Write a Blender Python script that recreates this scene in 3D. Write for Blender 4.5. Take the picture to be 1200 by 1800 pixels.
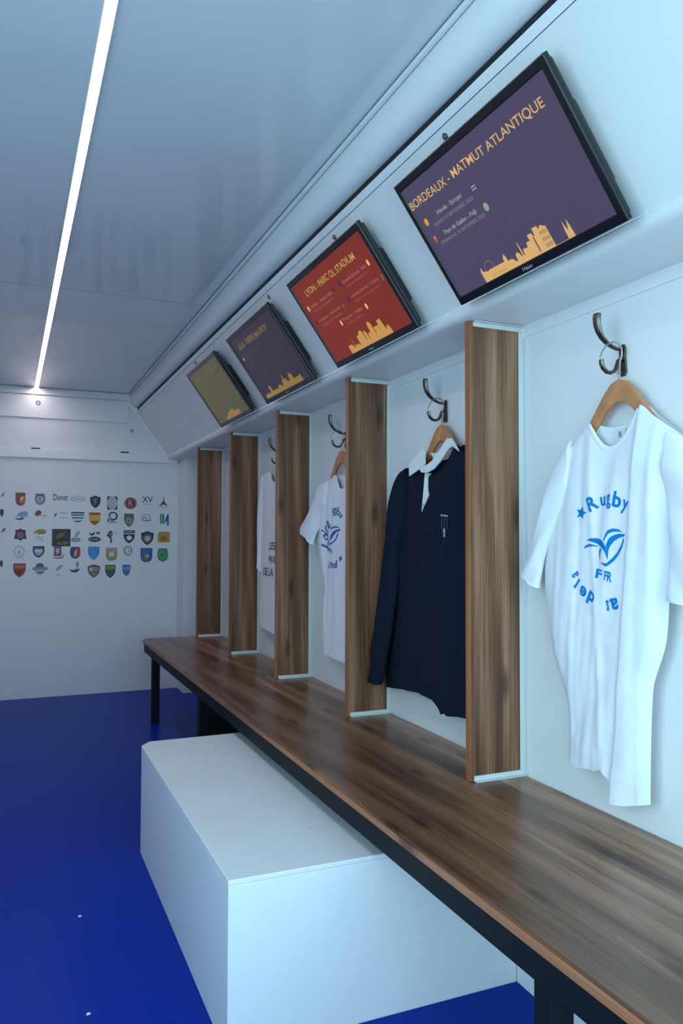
import bpy, bmesh, math, random
from mathutils import Matrix, Vector
from mathutils.geometry import tessellate_polygon
from mathutils import noise as mnoise

for o in list(bpy.data.objects):
    bpy.data.objects.remove(o)
sc = bpy.context.scene
COL = sc.collection
random.seed(4)

# ------------------------------------------------------------------ camera, sky, lights, exposure
YAW, PITCH, ROLL, FPX = 0.405, 0.0332, 0.0029, 1367.7
fwd = Vector((math.sin(YAW) * math.cos(PITCH), math.cos(YAW) * math.cos(PITCH), math.sin(PITCH)))
rgt = Vector((math.cos(YAW), -math.sin(YAW), 0))
upv = rgt.cross(fwd)
r2 = rgt * math.cos(ROLL) + upv * math.sin(ROLL)
u2 = upv * math.cos(ROLL) - rgt * math.sin(ROLL)
cam = bpy.data.cameras.new('camera')
cam.sensor_fit = 'VERTICAL'
cam.sensor_height = 36.0
cam.lens = 36.0 * FPX / 1800.0
cam.clip_start = 0.02
camo = bpy.data.objects.new('camera', cam)
COL.objects.link(camo)
camo.matrix_world = Matrix(((r2.x, u2.x, -fwd.x, 0), (r2.y, u2.y, -fwd.y, 0), (r2.z, u2.z, -fwd.z, 0.98), (0, 0, 0, 1)))
sc.camera = camo

SKY_COLOR, SKY_STRENGTH = (0.51, 0.83, 0.97), 5.8
SKY_GROUND, SKY_LOW, SKY_HIGH, SKY_TOP = 0.62, 0.40, 0.60, 0.25
LED_COLOR, LED_STRENGTH = (1.0, 0.85, 0.91), 30.0
w = bpy.data.worlds.new('daylight')
sc.world = w
w.use_nodes = True
bg = w.node_tree.nodes['Background']
bg.inputs[0].default_value = (*SKY_COLOR, 1)
bg.inputs[1].default_value = SKY_STRENGTH
# bright surroundings and low sky, darkened overhead to bring the daylight in low
_n = w.node_tree.nodes; _l = w.node_tree.links
_tc = _n.new('ShaderNodeTexCoord'); _sx = _n.new('ShaderNodeSeparateXYZ')
_cr = _n.new('ShaderNodeValToRGB')
_mr = _n.new('ShaderNodeMapRange')
_mr.inputs['From Min'].default_value, _mr.inputs['From Max'].default_value = -1.0, 1.0
_e = _cr.color_ramp.elements
_e[0].position, _e[0].color = 0.38, (SKY_GROUND,) * 3 + (1,)
_e[1].position, _e[1].color = 0.48, (1, 1, 1, 1)
for _p, _c in ((SKY_LOW * 0.5 + 0.5, 1.0), (SKY_HIGH * 0.5 + 0.5, SKY_TOP)):
    _q = _e.new(_p); _q.color = (_c, _c, _c, 1)
_mu = _n.new('ShaderNodeMath'); _mu.operation = 'MULTIPLY'; _mu.inputs[1].default_value = SKY_STRENGTH
_l.new(_tc.outputs['Generated'], _sx.inputs[0]); _l.new(_sx.outputs['Z'], _mr.inputs['Value'])
_l.new(_mr.outputs[0], _cr.inputs[0]); _l.new(_cr.outputs[0], _mu.inputs[0]); _l.new(_mu.outputs[0], bg.inputs[1])

def portal(name, loc, rot, sx, sy):
    l = bpy.data.lights.new(name, 'AREA')
    l.shape = 'RECTANGLE'
    l.size, l.size_y = sx, sy
    l.cycles.is_portal = True
    o = bpy.data.objects.new(name, l)
    COL.objects.link(o)
    o.location = loc
    o.rotation_euler = rot

XL, XR, YN, YF, ZC = -0.80, 1.1286, -0.45, 5.124, 1.9005
ADDED_DOOR_X0 = -0.10  # unseen doorway added behind the camera to let daylight in
OP_Y0, OP_Y1, OP_Z0, OP_Z1 = -0.35, 1.00, 0.42, 1.80  # unseen side hatch, added so daylight reaches the near end
portal('added_doorway_portal', ((ADDED_DOOR_X0 + XR) / 2, YN - 0.08, 0.95), (math.radians(90), 0, 0), XR - ADDED_DOOR_X0, 1.9)
portal('added_hatch_portal', (XL - 0.06, (OP_Y0 + OP_Y1) / 2, (OP_Z0 + OP_Z1) / 2), (math.radians(90), 0, math.radians(-90)), OP_Y1 - OP_Y0, OP_Z1 - OP_Z0)

vs = sc.view_settings
vs.view_transform = 'Standard'
vs.look = 'None'
vs.exposure = 0.0
vs.gamma = 1.0
vs.use_curve_mapping = False

# ------------------------------------------------------------------ materials
def s2l(c):
    return tuple(x / 12.92 if x <= 0.04045 else ((x + 0.055) / 1.055) ** 2.4 for x in c)

def rgb(h):
    return s2l(tuple(int(h[i:i + 2], 16) / 255 for i in (0, 2, 4)))

MATS = {}
def mat(name, color, rough=0.5, metal=0.0, emit=None, es=0.0, coat=0.0, spec=0.5, bump=0.0, bscale=200.0, var=0.0, vscale=3.0):
    if name in MATS:
        return MATS[name]
    m = bpy.data.materials.new(name)
    m.use_nodes = True
    nt = m.node_tree
    b = nt.nodes['Principled BSDF']
    b.inputs['Base Color'].default_value = (*color, 1)
    b.inputs['Roughness'].default_value = rough
    b.inputs['Metallic'].default_value = metal
    b.inputs['Specular IOR Level'].default_value = spec
    b.inputs['Coat Weight'].default_value = coat
    b.inputs['Coat Roughness'].default_value = 0.08
    if emit:
        b.inputs['Emission Color'].default_value = (*emit, 1)
        b.inputs['Emission Strength'].default_value = es
    if bump or var:
        tc = nt.nodes.new('ShaderNodeTexCoord')
        if bump:
            n = nt.nodes.new('ShaderNodeTexNoise')
            n.inputs['Scale'].default_value = bscale
            n.inputs['Detail'].default_value = 3
            nt.links.new(tc.outputs['Object'], n.inputs['Vector'])
            bp = nt.nodes.new('ShaderNodeBump')
            bp.inputs['Strength'].default_value = bump
            bp.inputs['Distance'].default_value = 0.002
            nt.links.new(n.outputs['Fac'], bp.inputs['Height'])
            nt.links.new(bp.outputs['Normal'], b.inputs['Normal'])
        if var:
            n = nt.nodes.new('ShaderNodeTexNoise')
            n.inputs['Scale'].default_value = vscale
            n.inputs['Detail'].default_value = 4
            nt.links.new(tc.outputs['Object'], n.inputs['Vector'])
            r = nt.nodes.new('ShaderNodeValToRGB')
            r.color_ramp.elements[0].position = 0.3
            r.color_ramp.elements[1].position = 0.7
            r.color_ramp.elements[0].color = (*[c * (1 - var) for c in color], 1)
            r.color_ramp.elements[1].color = (*[min(1, c * (1 + var)) for c in color], 1)
            nt.links.new(n.outputs['Fac'], r.inputs['Fac'])
            nt.links.new(r.outputs['Color'], b.inputs['Base Color'])
    MATS[name] = m
    return m

def wood(name, axis, dark, mid, light, rough=0.38, plank=0.0, seed=0.0):
    """Laminate with grain along the given object axis (1 = y, 2 = z)."""
    m = bpy.data.materials.new(name)
    m.use_nodes = True
    nt = m.node_tree
    N, L = nt.nodes, nt.links
    b = N['Principled BSDF']
    tc = N.new('ShaderNodeTexCoord')
    oi = N.new('ShaderNodeObjectInfo')
    add = N.new('ShaderNodeVectorMath'); add.operation = 'MULTIPLY_ADD'
    L.new(oi.outputs['Random'], add.inputs[0]); add.inputs[1].default_value = (3.1, 7.7, 5.3)
    L.new(tc.outputs['Object'], add.inputs[2])
    def mapped(sc_across, sc_along, off=0.0):
        mp = N.new('ShaderNodeMapping')
        s = [sc_across] * 3
        s[axis] = sc_along
        mp.inputs['Scale'].default_value = s
        mp.inputs['Location'].default_value = (off + seed, off * 1.7, off * 0.6)
        L.new(add.outputs[0], mp.inputs['Vector'])
        return mp
    def noise(mp, scale, detail=4, rough_=0.6, dist=0.0):
        n = N.new('ShaderNodeTexNoise')
        n.inputs['Scale'].default_value = scale
        n.inputs['Detail'].default_value = detail
        n.inputs['Roughness'].default_value = rough_
        n.inputs['Distortion'].default_value = dist
        L.new(mp.outputs[0], n.inputs['Vector'])
        return n
    broad = noise(mapped(11, 0.55), 1.0, 3, 0.55, 0.9)
    ring = N.new('ShaderNodeTexWave')
    ring.wave_type = 'BANDS'; ring.bands_direction = 'DIAGONAL'
    ring.inputs['Scale'].default_value = 1.0
    ring.inputs['Distortion'].default_value = 7.0
    ring.inputs['Detail'].default_value = 3
    ring.inputs['Detail Scale'].default_value = 0.9
    L.new(mapped(7.5, 0.55, 2.0).outputs[0], ring.inputs['Vector'])
    fine = noise(mapped(190, 4.0, 5.0), 1.0, 5, 0.7)
    mid_n = noise(mapped(62, 1.3, 9.0), 1.0, 6, 0.7, 0.4)
    def mix(a, bb, f):
        x = N.new('ShaderNodeMix'); x.data_type = 'FLOAT'
        x.inputs[0].default_value = f
        L.new(a, x.inputs[2]); L.new(bb, x.inputs[3])
        return x.outputs[0]
    v = mix(broad.outputs['Fac'], ring.outputs['Fac'], 0.20)
    v = mix(v, mid_n.outputs['Fac'], 0.33)
    v = mix(v, fine.outputs['Fac'], 0.30)
    if plank:
        sep = N.new('ShaderNodeSeparateXYZ')
        L.new(tc.outputs['Object'], sep.inputs[0])
        dv = N.new('ShaderNodeMath'); dv.operation = 'DIVIDE'; dv.inputs[1].default_value = plank
        L.new(sep.outputs[0], dv.inputs[0])
        fl = N.new('ShaderNodeMath'); fl.operation = 'FLOOR'
        L.new(dv.outputs[0], fl.inputs[0])
        wn = N.new('ShaderNodeTexWhiteNoise'); wn.noise_dimensions = '1D'
        L.new(fl.outputs[0], wn.inputs['W'])
        v = mix(v, wn.outputs['Value'], 0.13)
    cr = N.new('ShaderNodeValToRGB')
    e = cr.color_ramp.elements
    e[0].position, e[0].color = 0.36, (*dark, 1)
    e[1].position, e[1].color = 0.63, (*light, 1)
    q = e.new(0.5); q.color = (*mid, 1)
    L.new(v, cr.inputs['Fac'])
    # knots
    vo = N.new('ShaderNodeTexVoronoi')
    vo.inputs['Scale'].default_value = 1.0
    vo.voronoi_dimensions = '2D'
    ks = N.new('ShaderNodeSeparateXYZ'); kc = N.new('ShaderNodeCombineXYZ')
    L.new(mapped(8, 2.4, 4.0).outputs[0], ks.inputs[0])
    L.new(ks.outputs[0], kc.inputs[0]); L.new(ks.outputs[axis], kc.inputs[1])
    L.new(kc.outputs[0], vo.inputs['Vector'])
    kr = N.new('ShaderNodeValToRGB')
    kr.color_ramp.elements[0].position, kr.color_ramp.elements[0].color = 0.035, (0.22, 0.17, 0.13, 1)
    kr.color_ramp.elements[1].position, kr.color_ramp.elements[1].color = 0.13, (1, 1, 1, 1)
    L.new(vo.outputs['Distance'], kr.inputs['Fac'])
    pore = noise(mapped(150, 2.0, 12.0), 1.0, 6, 0.75, 0.3)
    pr = N.new('ShaderNodeValToRGB')
    pr.color_ramp.elements[0].position, pr.color_ramp.elements[0].color = 0.54, (1, 1, 1, 1)
    pr.color_ramp.elements[1].position, pr.color_ramp.elements[1].color = 0.66, (0.45, 0.40, 0.36, 1)
    L.new(pore.outputs['Fac'], pr.inputs['Fac'])
    px = N.new('ShaderNodeMix'); px.data_type = 'RGBA'; px.blend_type = 'MULTIPLY'; px.inputs[0].default_value = 0.8
    L.new(cr.outputs[0], px.inputs[6]); L.new(pr.outputs[0], px.inputs[7])
    mx = N.new('ShaderNodeMix'); mx.data_type = 'RGBA'; mx.blend_type = 'MULTIPLY'; mx.inputs[0].default_value = 0.8
    L.new(px.outputs[2], mx.inputs[6]); L.new(kr.outputs[0], mx.inputs[7])
    L.new(mx.outputs[2], b.inputs['Base Color'])
    b.inputs['Roughness'].default_value = rough
    bp = N.new('ShaderNodeBump')
    bp.inputs['Strength'].default_value = 0.25
    bp.inputs['Distance'].default_value = 0.0006
    L.new(fine.outputs['Fac'], bp.inputs['Height'])
    L.new(bp.outputs[0], b.inputs['Normal'])
    return m

M_WALL = mat('white_laminate', (0.78, 0.79, 0.80), 0.38, var=0.02, vscale=2)
M_PANEL = mat('white_panel', (0.80, 0.81, 0.82), 0.42, var=0.015, vscale=3)
M_TRIM = mat('white_trim', (0.82, 0.84, 0.85), 0.4)
M_CEIL = mat('glossy_ceiling', (0.74, 0.77, 0.81), 0.08, spec=0.55, var=0.02, vscale=1.5)
M_GAP_SHADOW = mat('dark_gap_and_shadow', (0.01, 0.012, 0.016), 0.8)
M_FLOOR = mat('blue_vinyl', (0.003, 0.030, 0.34), 0.30, spec=0.05, bump=0.06, bscale=90, var=0.08, vscale=1.2)
M_BOX = mat('white_paint', (0.78, 0.80, 0.82), 0.5, var=0.015, vscale=4)
M_BLACK = mat('black_steel', (0.005, 0.008, 0.011), 0.6, spec=0.2)
M_CASE = mat('black_plastic', (0.010, 0.010, 0.012), 0.34)
M_BEZEL = mat('glossy_black_plastic', (0.008, 0.008, 0.010), 0.16)
M_ALU = mat('white_aluminium_angle', (0.62, 0.65, 0.65), 0.45)
M_PEWTER = mat('dark_bronze_metal', (0.16, 0.135, 0.105), 0.28, metal=1.0)
M_WIRE = mat('steel_wire', (0.35, 0.36, 0.37), 0.3, metal=1.0)
M_STUD = mat('grey_metal', (0.22, 0.22, 0.24), 0.35, metal=1.0)
M_HANGER = mat('varnished_beech', (0.50, 0.215, 0.09), 0.4, var=0.18, vscale=30)
M_COTTON = mat('white_cotton', (0.77, 0.79, 0.84), 0.95, spec=0.1, bump=0.15, bscale=700)
M_RIB = mat('white_rib', (0.80, 0.83, 0.88), 0.95, spec=0.1, bump=0.2, bscale=900)
M_LINEN = mat('off_white_cotton', (0.80, 0.78, 0.79), 0.95, spec=0.1, bump=0.15, bscale=700)
M_NAVY = mat('navy_cotton', (0.007, 0.011, 0.026), 0.92, spec=0.15, bump=0.2, bscale=600)
M_COLLAR = mat('white_collar_cotton', (0.74, 0.77, 0.78), 0.9, spec=0.1, bump=0.15, bscale=600)
M_PRINT = mat('blue_print', (0.003, 0.20, 0.56), 0.8, spec=0.1)
M_PRINT2 = mat('deep_blue_print', (0.010, 0.11, 0.36), 0.7)
M_INK = mat('dark_grey_print', (0.045, 0.05, 0.075), 0.7)
M_LIGHTINK = mat('pale_grey_print', (0.42, 0.45, 0.48), 0.7)
M_TEALINK = mat('pale_teal_print', (0.20, 0.48, 0.50), 0.7)
M_TAG = mat('woven_label', (0.66, 0.69, 0.72), 0.8)
M_LED = mat('led_diffuser', (0.9, 0.9, 0.9), 0.5, emit=LED_COLOR, es=LED_STRENGTH)
M_SCRAP = mat('white_paper', (0.9, 0.9, 0.9), 0.8)
M_BENCH = wood('bench_walnut_laminate', 1, (0.072, 0.030, 0.015), (0.205, 0.096, 0.050), (0.420, 0.225, 0.130), 0.30, plank=0.074)
M_BENCHEDGE = wood('bench_edge_band', 1, (0.24, 0.080, 0.028), (0.38, 0.140, 0.054), (0.48, 0.20, 0.09), 0.45)
M_DIV = wood('divider_walnut_laminate', 2, (0.056, 0.022, 0.010), (0.180, 0.080, 0.039), (0.395, 0.205, 0.114), 0.45)
M_DIVEDGE = wood('divider_edge_band', 2, (0.22, 0.070, 0.021), (0.36, 0.125, 0.041), (0.46, 0.185, 0.074), 0.45)

# ------------------------------------------------------------------ helpers
def children_first(o):
    return [c for c in bpy.data.objects if c.parent == o]

class MB:
    def __init__(self):
        self.v, self.f, self.mi, self.mats = [], [], [], []
    def slot(self, m):
        if m not in self.mats:
            self.mats.append(m)
        return self.mats.index(m)
    def add(self, verts, faces, m=None):
        b = len(self.v)
        self.v += [tuple(p) for p in verts]
        k = self.slot(m) if m else 0
        for f in faces:
            self.f.append([b + i for i in f]); self.mi.append(k)
    def box(self, x0, x1, y0, y1, z0, z1, m=None):
        v = [(x, y, z) for x in (x0, x1) for y in (y0, y1) for z in (z0, z1)]
        self.add(v, [(0, 1, 3, 2), (4, 6, 7, 5), (0, 4, 5, 1), (2, 3, 7, 6), (0, 2, 6, 4), (1, 5, 7, 3)], m)
    def prism(self, prof, a, b, axis='y', m=None):
        """profile extruded along y (prof = x,z), x (prof = y,z) or z (prof = x,y)"""
        def P(p, t):
            return (p[0], t, p[1]) if axis == 'y' else (t, p[0], p[1]) if axis == 'x' else (p[0], p[1], t)
        n = len(prof)
        self.add([P(p, a) for p in prof] + [P(p, b) for p in prof],
                 [list(range(n)), list(range(2 * n - 1, n - 1, -1))] + [(i, (i + 1) % n, n + (i + 1) % n, n + i) for i in range(n)], m)
    def tube(self, pts, rad, n=10, m=None, flat=1.0, closed=False, flat_dir=None):
        pts = [Vector(p) for p in pts]
        R = rad if isinstance(rad, (list, tuple)) else [rad] * len(pts)
        rings, prev = [], None
        for i, p in enumerate(pts):
            if closed:
                t = pts[(i + 1) % len(pts)] - pts[i - 1]
            else:
                t = pts[min(i + 1, len(pts) - 1)] - pts[max(i - 1, 0)]
            t.normalize()
            ref = flat_dir or prev or (Vector((0, 1, 0)) if abs(t.y) < 0.9 else Vector((1, 0, 0)))
            ref = Vector(ref)
            a = (ref - t * ref.dot(t))
            a = a.normalized() if a.length > 1e-6 else t.orthogonal().normalized()
            prev = a
            b = t.cross(a)
            rings.append([p + a * math.cos(2 * math.pi * k / n) * R[i] + b * math.sin(2 * math.pi * k / n) * R[i] * flat for k in range(n)])
        faces = []
        m_ = len(rings)
        for i in range(m_ if closed else m_ - 1):
            j = (i + 1) % m_
            for k in range(n):
                faces.append((i * n + k, i * n + (k + 1) % n, j * n + (k + 1) % n, j * n + k))
        if not closed:
            faces.append(list(range(n - 1, -1, -1)))
            faces.append([(m_ - 1) * n + k for k in range(n)])
        self.add([q for r in rings for q in r], faces, m)
    def disc(self, c, normal, r, h, n=20, m=None, r2=None):
        """cylinder from c along the normal"""
        nn = Vector(normal).normalized()
        self.tube([Vector(c), Vector(c) + nn * h], [r, r2 if r2 is not None else r], n, m)
    def build(self, name, m=None, parent=None, smooth=False, bevel=0.0, angle=35, segs=2):
        me = bpy.data.meshes.new(name)
        me.from_pydata(self.v, [], self.f)
        if m and not self.mats:
            self.mats = [m]
        for q in self.mats:
            me.materials.append(q)
        if len(self.mats) > 1:
            for p, k in zip(me.polygons, self.mi):
                p.material_index = k
        bm = bmesh.new(); bm.from_mesh(me)
        bmesh.ops.recalc_face_normals(bm, faces=bm.faces)
        bm.to_mesh(me); bm.free()
        o = bpy.data.objects.new(name, me)
        COL.objects.link(o)
        if smooth:
            for p in me.polygons:
                p.use_smooth = True
            me.set_sharp_from_angle(angle=math.radians(angle))
        if bevel:
            bv = o.modifiers.new('bevel', 'BEVEL')
            bv.width = bevel; bv.segments = segs; bv.limit_method = 'ANGLE'; bv.angle_limit = math.radians(40)
        if parent:
            o.parent = parent
        return o

def tag(o, label=None, cat=None, group=None, kind=None):
    for k, v in (('label', label), ('category', cat), ('group', group), ('kind', kind)):
        if v:
            o[k] = v
    return o

def empty(name, loc=(0, 0, 0), label=None, cat=None, group=None):
    o = bpy.data.objects.new(name, None)
    o.empty_display_size = 0.05
    COL.objects.link(o)
    o.location = loc
    return tag(o, label, cat, group)

def copy_tree(o, parent=None):
    c = o.copy()
    COL.objects.link(c)
    c.parent = parent
    for ch in children_first(o):
        copy_tree(ch, c)
    return c

def lerp_list(pts, x):
    if x <= pts[0][0]:
        return pts[0][1]
    for (a, b), (c, d) in zip(pts, pts[1:]):
        if x <= c:
            return b + (d - b) * (x - a) / (c - a) if c > a else d
    return pts[-1][1]

def smooth_list(pts, x):
    if x <= pts[0][0]:
        return pts[0][1]
    for i, ((a, b), (c, d)) in enumerate(zip(pts, pts[1:])):
        if x <= c:
            t = (x - a) / (c - a)
            p0 = pts[i - 1][1] if i > 0 else b
            p3 = pts[i + 2][1] if i + 2 < len(pts) else d
            return 0.5 * (2 * b + (d - p0) * t + (2 * p0 - 5 * b + 4 * d - p3) * t * t + (3 * b - p0 - 3 * d + p3) * t ** 3)
    return pts[-1][1]

def tess(poly):
    return [list(t) for t in tessellate_polygon([[Vector((p[0], p[1], 0)) for p in poly]])]

def dense(V, F, lim):
    """split the triangles of a flat print until no edge is longer than lim, so it can follow folds"""
    V = [tuple(p) for p in V]
    F = [[f[0], f[i], f[i + 1]] for f in F for i in range(1, len(f) - 1)]
    for _ in range(7):
        mids, out, hit = {}, [], False
        def mid(a, b):
            k = (min(a, b), max(a, b))
            if k not in mids:
                if math.dist(V[a], V[b]) <= lim:
                    mids[k] = None
                else:
                    V.append(tuple((p + q) / 2 for p, q in zip(V[a], V[b])))
                    mids[k] = len(V) - 1
            return mids[k]
        for a, b, c in F:
            m1, m2, m3 = mid(a, b), mid(b, c), mid(c, a)
            n = sum(m is not None for m in (m1, m2, m3))
            if n == 0:
                out.append([a, b, c]); continue
            hit = True
            if n == 3:
                out += [[a, m1, m3], [m1, b, m2], [m3, m2, c], [m1, m2, m3]]
            else:
                ring = [q for q in (a, m1, b, m2, c, m3) if q is not None]
                k = next(i for i, q in enumerate(ring) if q in (m1, m2, m3))
                ring = ring[k:] + ring[:k]
                out += [[ring[0], ring[i], ring[i + 1]] for i in range(1, len(ring) - 1)]
        F = out
        if not hit:
            break
    return V, F

FONT_CACHE = {}
def text_geo(s, bold=0.0):
    """flat text mesh -> (verts 2D normalised to its own box, faces, width/height)"""
    key = (s, bold)
    if key in FONT_CACHE:
        return FONT_CACHE[key]
    cu = bpy.data.curves.new('t', 'FONT')
    cu.body = s
    cu.size = 1.0
    cu.resolution_u = 4
    cu.offset = bold
    o = bpy.data.objects.new('t', cu)
    COL.objects.link(o)
    dg = bpy.context.evaluated_depsgraph_get()
    me = bpy.data.meshes.new_from_object(o.evaluated_get(dg))
    V = [(v.co.x, v.co.y) for v in me.vertices]
    F = [list(p.vertices) for p in me.polygons]
    bpy.data.objects.remove(o)
    bpy.data.curves.remove(cu)
    bpy.data.meshes.remove(me)
    x0, x1 = min(v[0] for v in V), max(v[0] for v in V)
    y0, y1 = min(v[1] for v in V), max(v[1] for v in V)
    W, H = max(x1 - x0, 1e-4), max(y1 - y0, 1e-4)
    r = ([((v[0] - x0) / W, (v[1] - y0) / H) for v in V], F, W / H)
    FONT_CACHE[key] = r
    return r

# ------------------------------------------------------------------ the setting
def struct(name, mb, m, **k):
    return tag(mb.build(name, m, **k), kind='structure')

mb = MB(); mb.box(XL - 0.05, 1.22, YN, YF + 0.05, -0.05, 0.0)
struct('floor', mb, M_FLOOR)

SEAM = 3.035
mb = MB()
mb.box(XL - 0.05, 0.76, YN, SEAM - 0.0025, ZC, ZC + 0.05)
mb.box(XL - 0.05, 0.76, SEAM + 0.0025, YF - 0.004, ZC, ZC + 0.05)
struct('ceiling', mb, M_CEIL)
mb = MB(); mb.box(XL - 0.05, 0.76, SEAM - 0.0025, SEAM + 0.0025, ZC + 0.0005, ZC + 0.05)
mb.box(XL - 0.05, 0.76, YF - 0.028, YF - 0.0205, ZC - 0.0008, ZC + 0.002)  # dark strip standing in for the shadow line along the back edge
struct('trim_12', mb, M_GAP_SHADOW)

mb = MB(); mb.box(XR, XR + 0.06, YN, YF + 0.05, 0, ZC + 0.05)
struct('wall_right', mb, M_WALL)
mb = MB(); mb.box(1.0508, XR, YN, 4.36, 0, 0.355)
struct('wall_right_plinth', mb, M_WALL)
mb = MB(); mb.box(XL - 0.05, XR, YF, YF + 0.05, 0, ZC + 0.05)
struct('wall_back', mb, M_WALL)
mb = MB(); mb.box(XL - 0.05, ADDED_DOOR_X0, YN - 0.06, YN, 0, ZC + 0.05)
struct('wall_front', mb, M_WALL)
mb = MB()
mb.box(XL - 0.05, XL, OP_Y1, YF, 0, ZC + 0.05)
mb.box(XL - 0.05, XL, YN - 0.06, OP_Y0, 0, ZC + 0.05)
mb.box(XL - 0.05, XL, OP_Y0, OP_Y1, 0, OP_Z0)
mb.box(XL - 0.05, XL, OP_Y0, OP_Y1, OP_Z1, ZC + 0.05)
struct('wall_left', mb, M_WALL)
mb = MB(); mb.box(1.025, XR, 4.91, YF, 0, 1.487)
struct('trim_1', mb, M_WALL, bevel=0.003)

# header board over the sticker wall: upper board, ledge, slots, lock stud, ring
hd = MB()
hd.box(XL, 0.70, YF - 0.012, YF, 1.712, 1.850)
header = struct('trim_2', hd, M_PANEL, bevel=0.002)
mb = MB(); mb.box(XL, 1.02, YF - 0.018, YF, 1.463, 1.519)
ledge = struct('trim_3', mb, M_TRIM, bevel=0.004)
for x in (0.150, 0.682, -0.40):
    mb = MB(); mb.box(x - 0.026, x + 0.026, YF - 0.010, YF - 0.0005, 1.5195, 1.5275)
    mb.build('slot', M_GAP_SHADOW, ledge)
mb = MB(); mb.box(XL, 0.70, YF - 0.016, YF, 1.856, ZC)
struct('trim_4', mb, M_TRIM, bevel=0.003)
# sloping strip of the end frame
mb = MB(); mb.prism([(0.700, 1.825), (0.762, 1.795), (0.985, 1.487), (0.930, 1.519)], YF - 0.012, YF, 'y')
struct('trim_5', mb, M_TRIM, bevel=0.003)
mb = MB(); mb.disc((0.7265, YF, 1.6665), (0, -1, 0), 0.0115, 0.012, 20)
stud = mb.build('lock', M_STUD, header, smooth=True)
mb = MB()
mb.tube([(0.160 + 0.011 * math.cos(a), YF - 0.016, 1.806 + 0.011 * math.sin(a)) for a in [2 * math.pi * k / 20 for k in range(20)]], 0.0025, 8, closed=True)
mb.build('ring', M_STUD, header, smooth=True)

# right side: wall strip, soffit with rounded lip, sloping monitor panel, gap, cornice
mb = MB(); mb.box(XR - 0.004, XR, YN, 4.91, 1.4595, 1.487)
struct('trim_6', mb, M_WALL)
prof = [(XR, 1.4868), (0.972, 1.4868), (0.963, 1.4885), (0.956, 1.4935), (0.9525, 1.500), (0.9515, 1.5085), (0.954, 1.5135), (0.99, 1.5135), (XR, 1.56)]
mb = MB(); mb.prism(prof, YN, YF, 'y')
struct('trim_7', mb, M_PANEL, smooth=True, angle=30)
pd = Vector((-0.5847, 0, 0.8113))
pA = Vector((0.9534, 0, 1.5141))
pB = Vector((0.7630, 0, 1.7783))
nb = Vector((0.8113, 0, 0.5847))
def pp(v, k=0.0):
    q = v + nb * k
    return (q.x, q.z)
mb = MB(); mb.prism([pp(pA), pp(pB), pp(pB, 0.03), pp(pA, 0.03)], YN, YF, 'y')
panel = struct('trim_8', mb, M_PANEL)
pC = pB + pd * 0.0016
pD = Vector((0.7518, 0, 1.7938))
mb = MB(); mb.prism([pp(pC, -0.0015), pp(pD, -0.0015), pp(pD, 0.03), pp(pC, 0.03)], YN, YF - 0.02, 'y')
struct('trim_9', mb, M_TRIM)
mb = MB(); mb.prism([(0.7585, 1.786), (0.7555, 1.8112), (0.80, 1.829), (0.80, 1.79)], YN, YF - 0.02, 'y')
struct('trim_10', mb, M_GAP_SHADOW)
prof = [(0.7105, ZC), (0.7105, 1.886), (0.7075, 1.880), (0.7070, 1.864), (0.7085, 1.849), (0.7125, 1.835), (0.7195, 1.8235), (0.729, 1.816), (0.740, 1.8118), (0.7525, 1.8108), (0.80, 1.83), (0.80, ZC)]
mb = MB(); mb.prism(prof, YN, YF - 0.03, 'y')
struct('trim_11', mb, M_TRIM, smooth=True, angle=50)
mb = MB(); mb.box(0.7000, 0.7095, YN, YF - 0.03, 1.8870, 1.8968)
struct('trim_13', mb, M_TRIM, bevel=0.002)
mb = MB(); mb.box(0.7022, 0.7103, YN, YF - 0.03, 1.8885, ZC - 0.0002)
struct('trim_14', mb, M_GAP_SHADOW)
# studs screwed to the sloping panel
for i, (x, y, z) in enumerate([(0.7762, 1.2943, 1.7656), (0.7756, 1.8524, 1.7665), (0.7747, 2.4069, 1.7677), (0.7722, 3.4719, 1.7712), (0.7721, 3.982, 1.7713), (0.7728, 4.5375, 1.7704), (0.7711, 5.0486, 1.7727)]):
    big = i < 4
    mb = MB()
    base = Vector((x, y, z)) + nb * 0.001
    mb.disc(base, -nb, 0.0075 if big else 0.005, 0.006 if big else 0.004, 18, M_STUD)
    mb.disc(base - nb * (0.006 if big else 0.004), -nb, 0.005 if big else 0.003, 0.003, 14, M_STUD, 0.004 if big else 0.002)
    mb.build('stud', M_STUD, panel, smooth=True)

# ------------------------------------------------------------------ ceiling light
led = empty('strip_light', (0.1485, 0, ZC), 'long glowing white light strip running along the glossy ceiling', 'light')
mb = MB(); mb.box(-0.0100, 0.0100, 1.25, 5.10, -0.0020, 0.0)
for sx in (-1, 1):
    mb.box(*sorted((sx * 0.0100, sx * 0.0118)), 1.25, 5.10, -0.0060, 0.0)
mb.build('housing', M_TRIM, led)
mb = MB(); mb.box(-0.0100, 0.0100, 1.25, 5.098, -0.0045, -0.0025)
mb.build('diffuser', M_LED, led)

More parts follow.
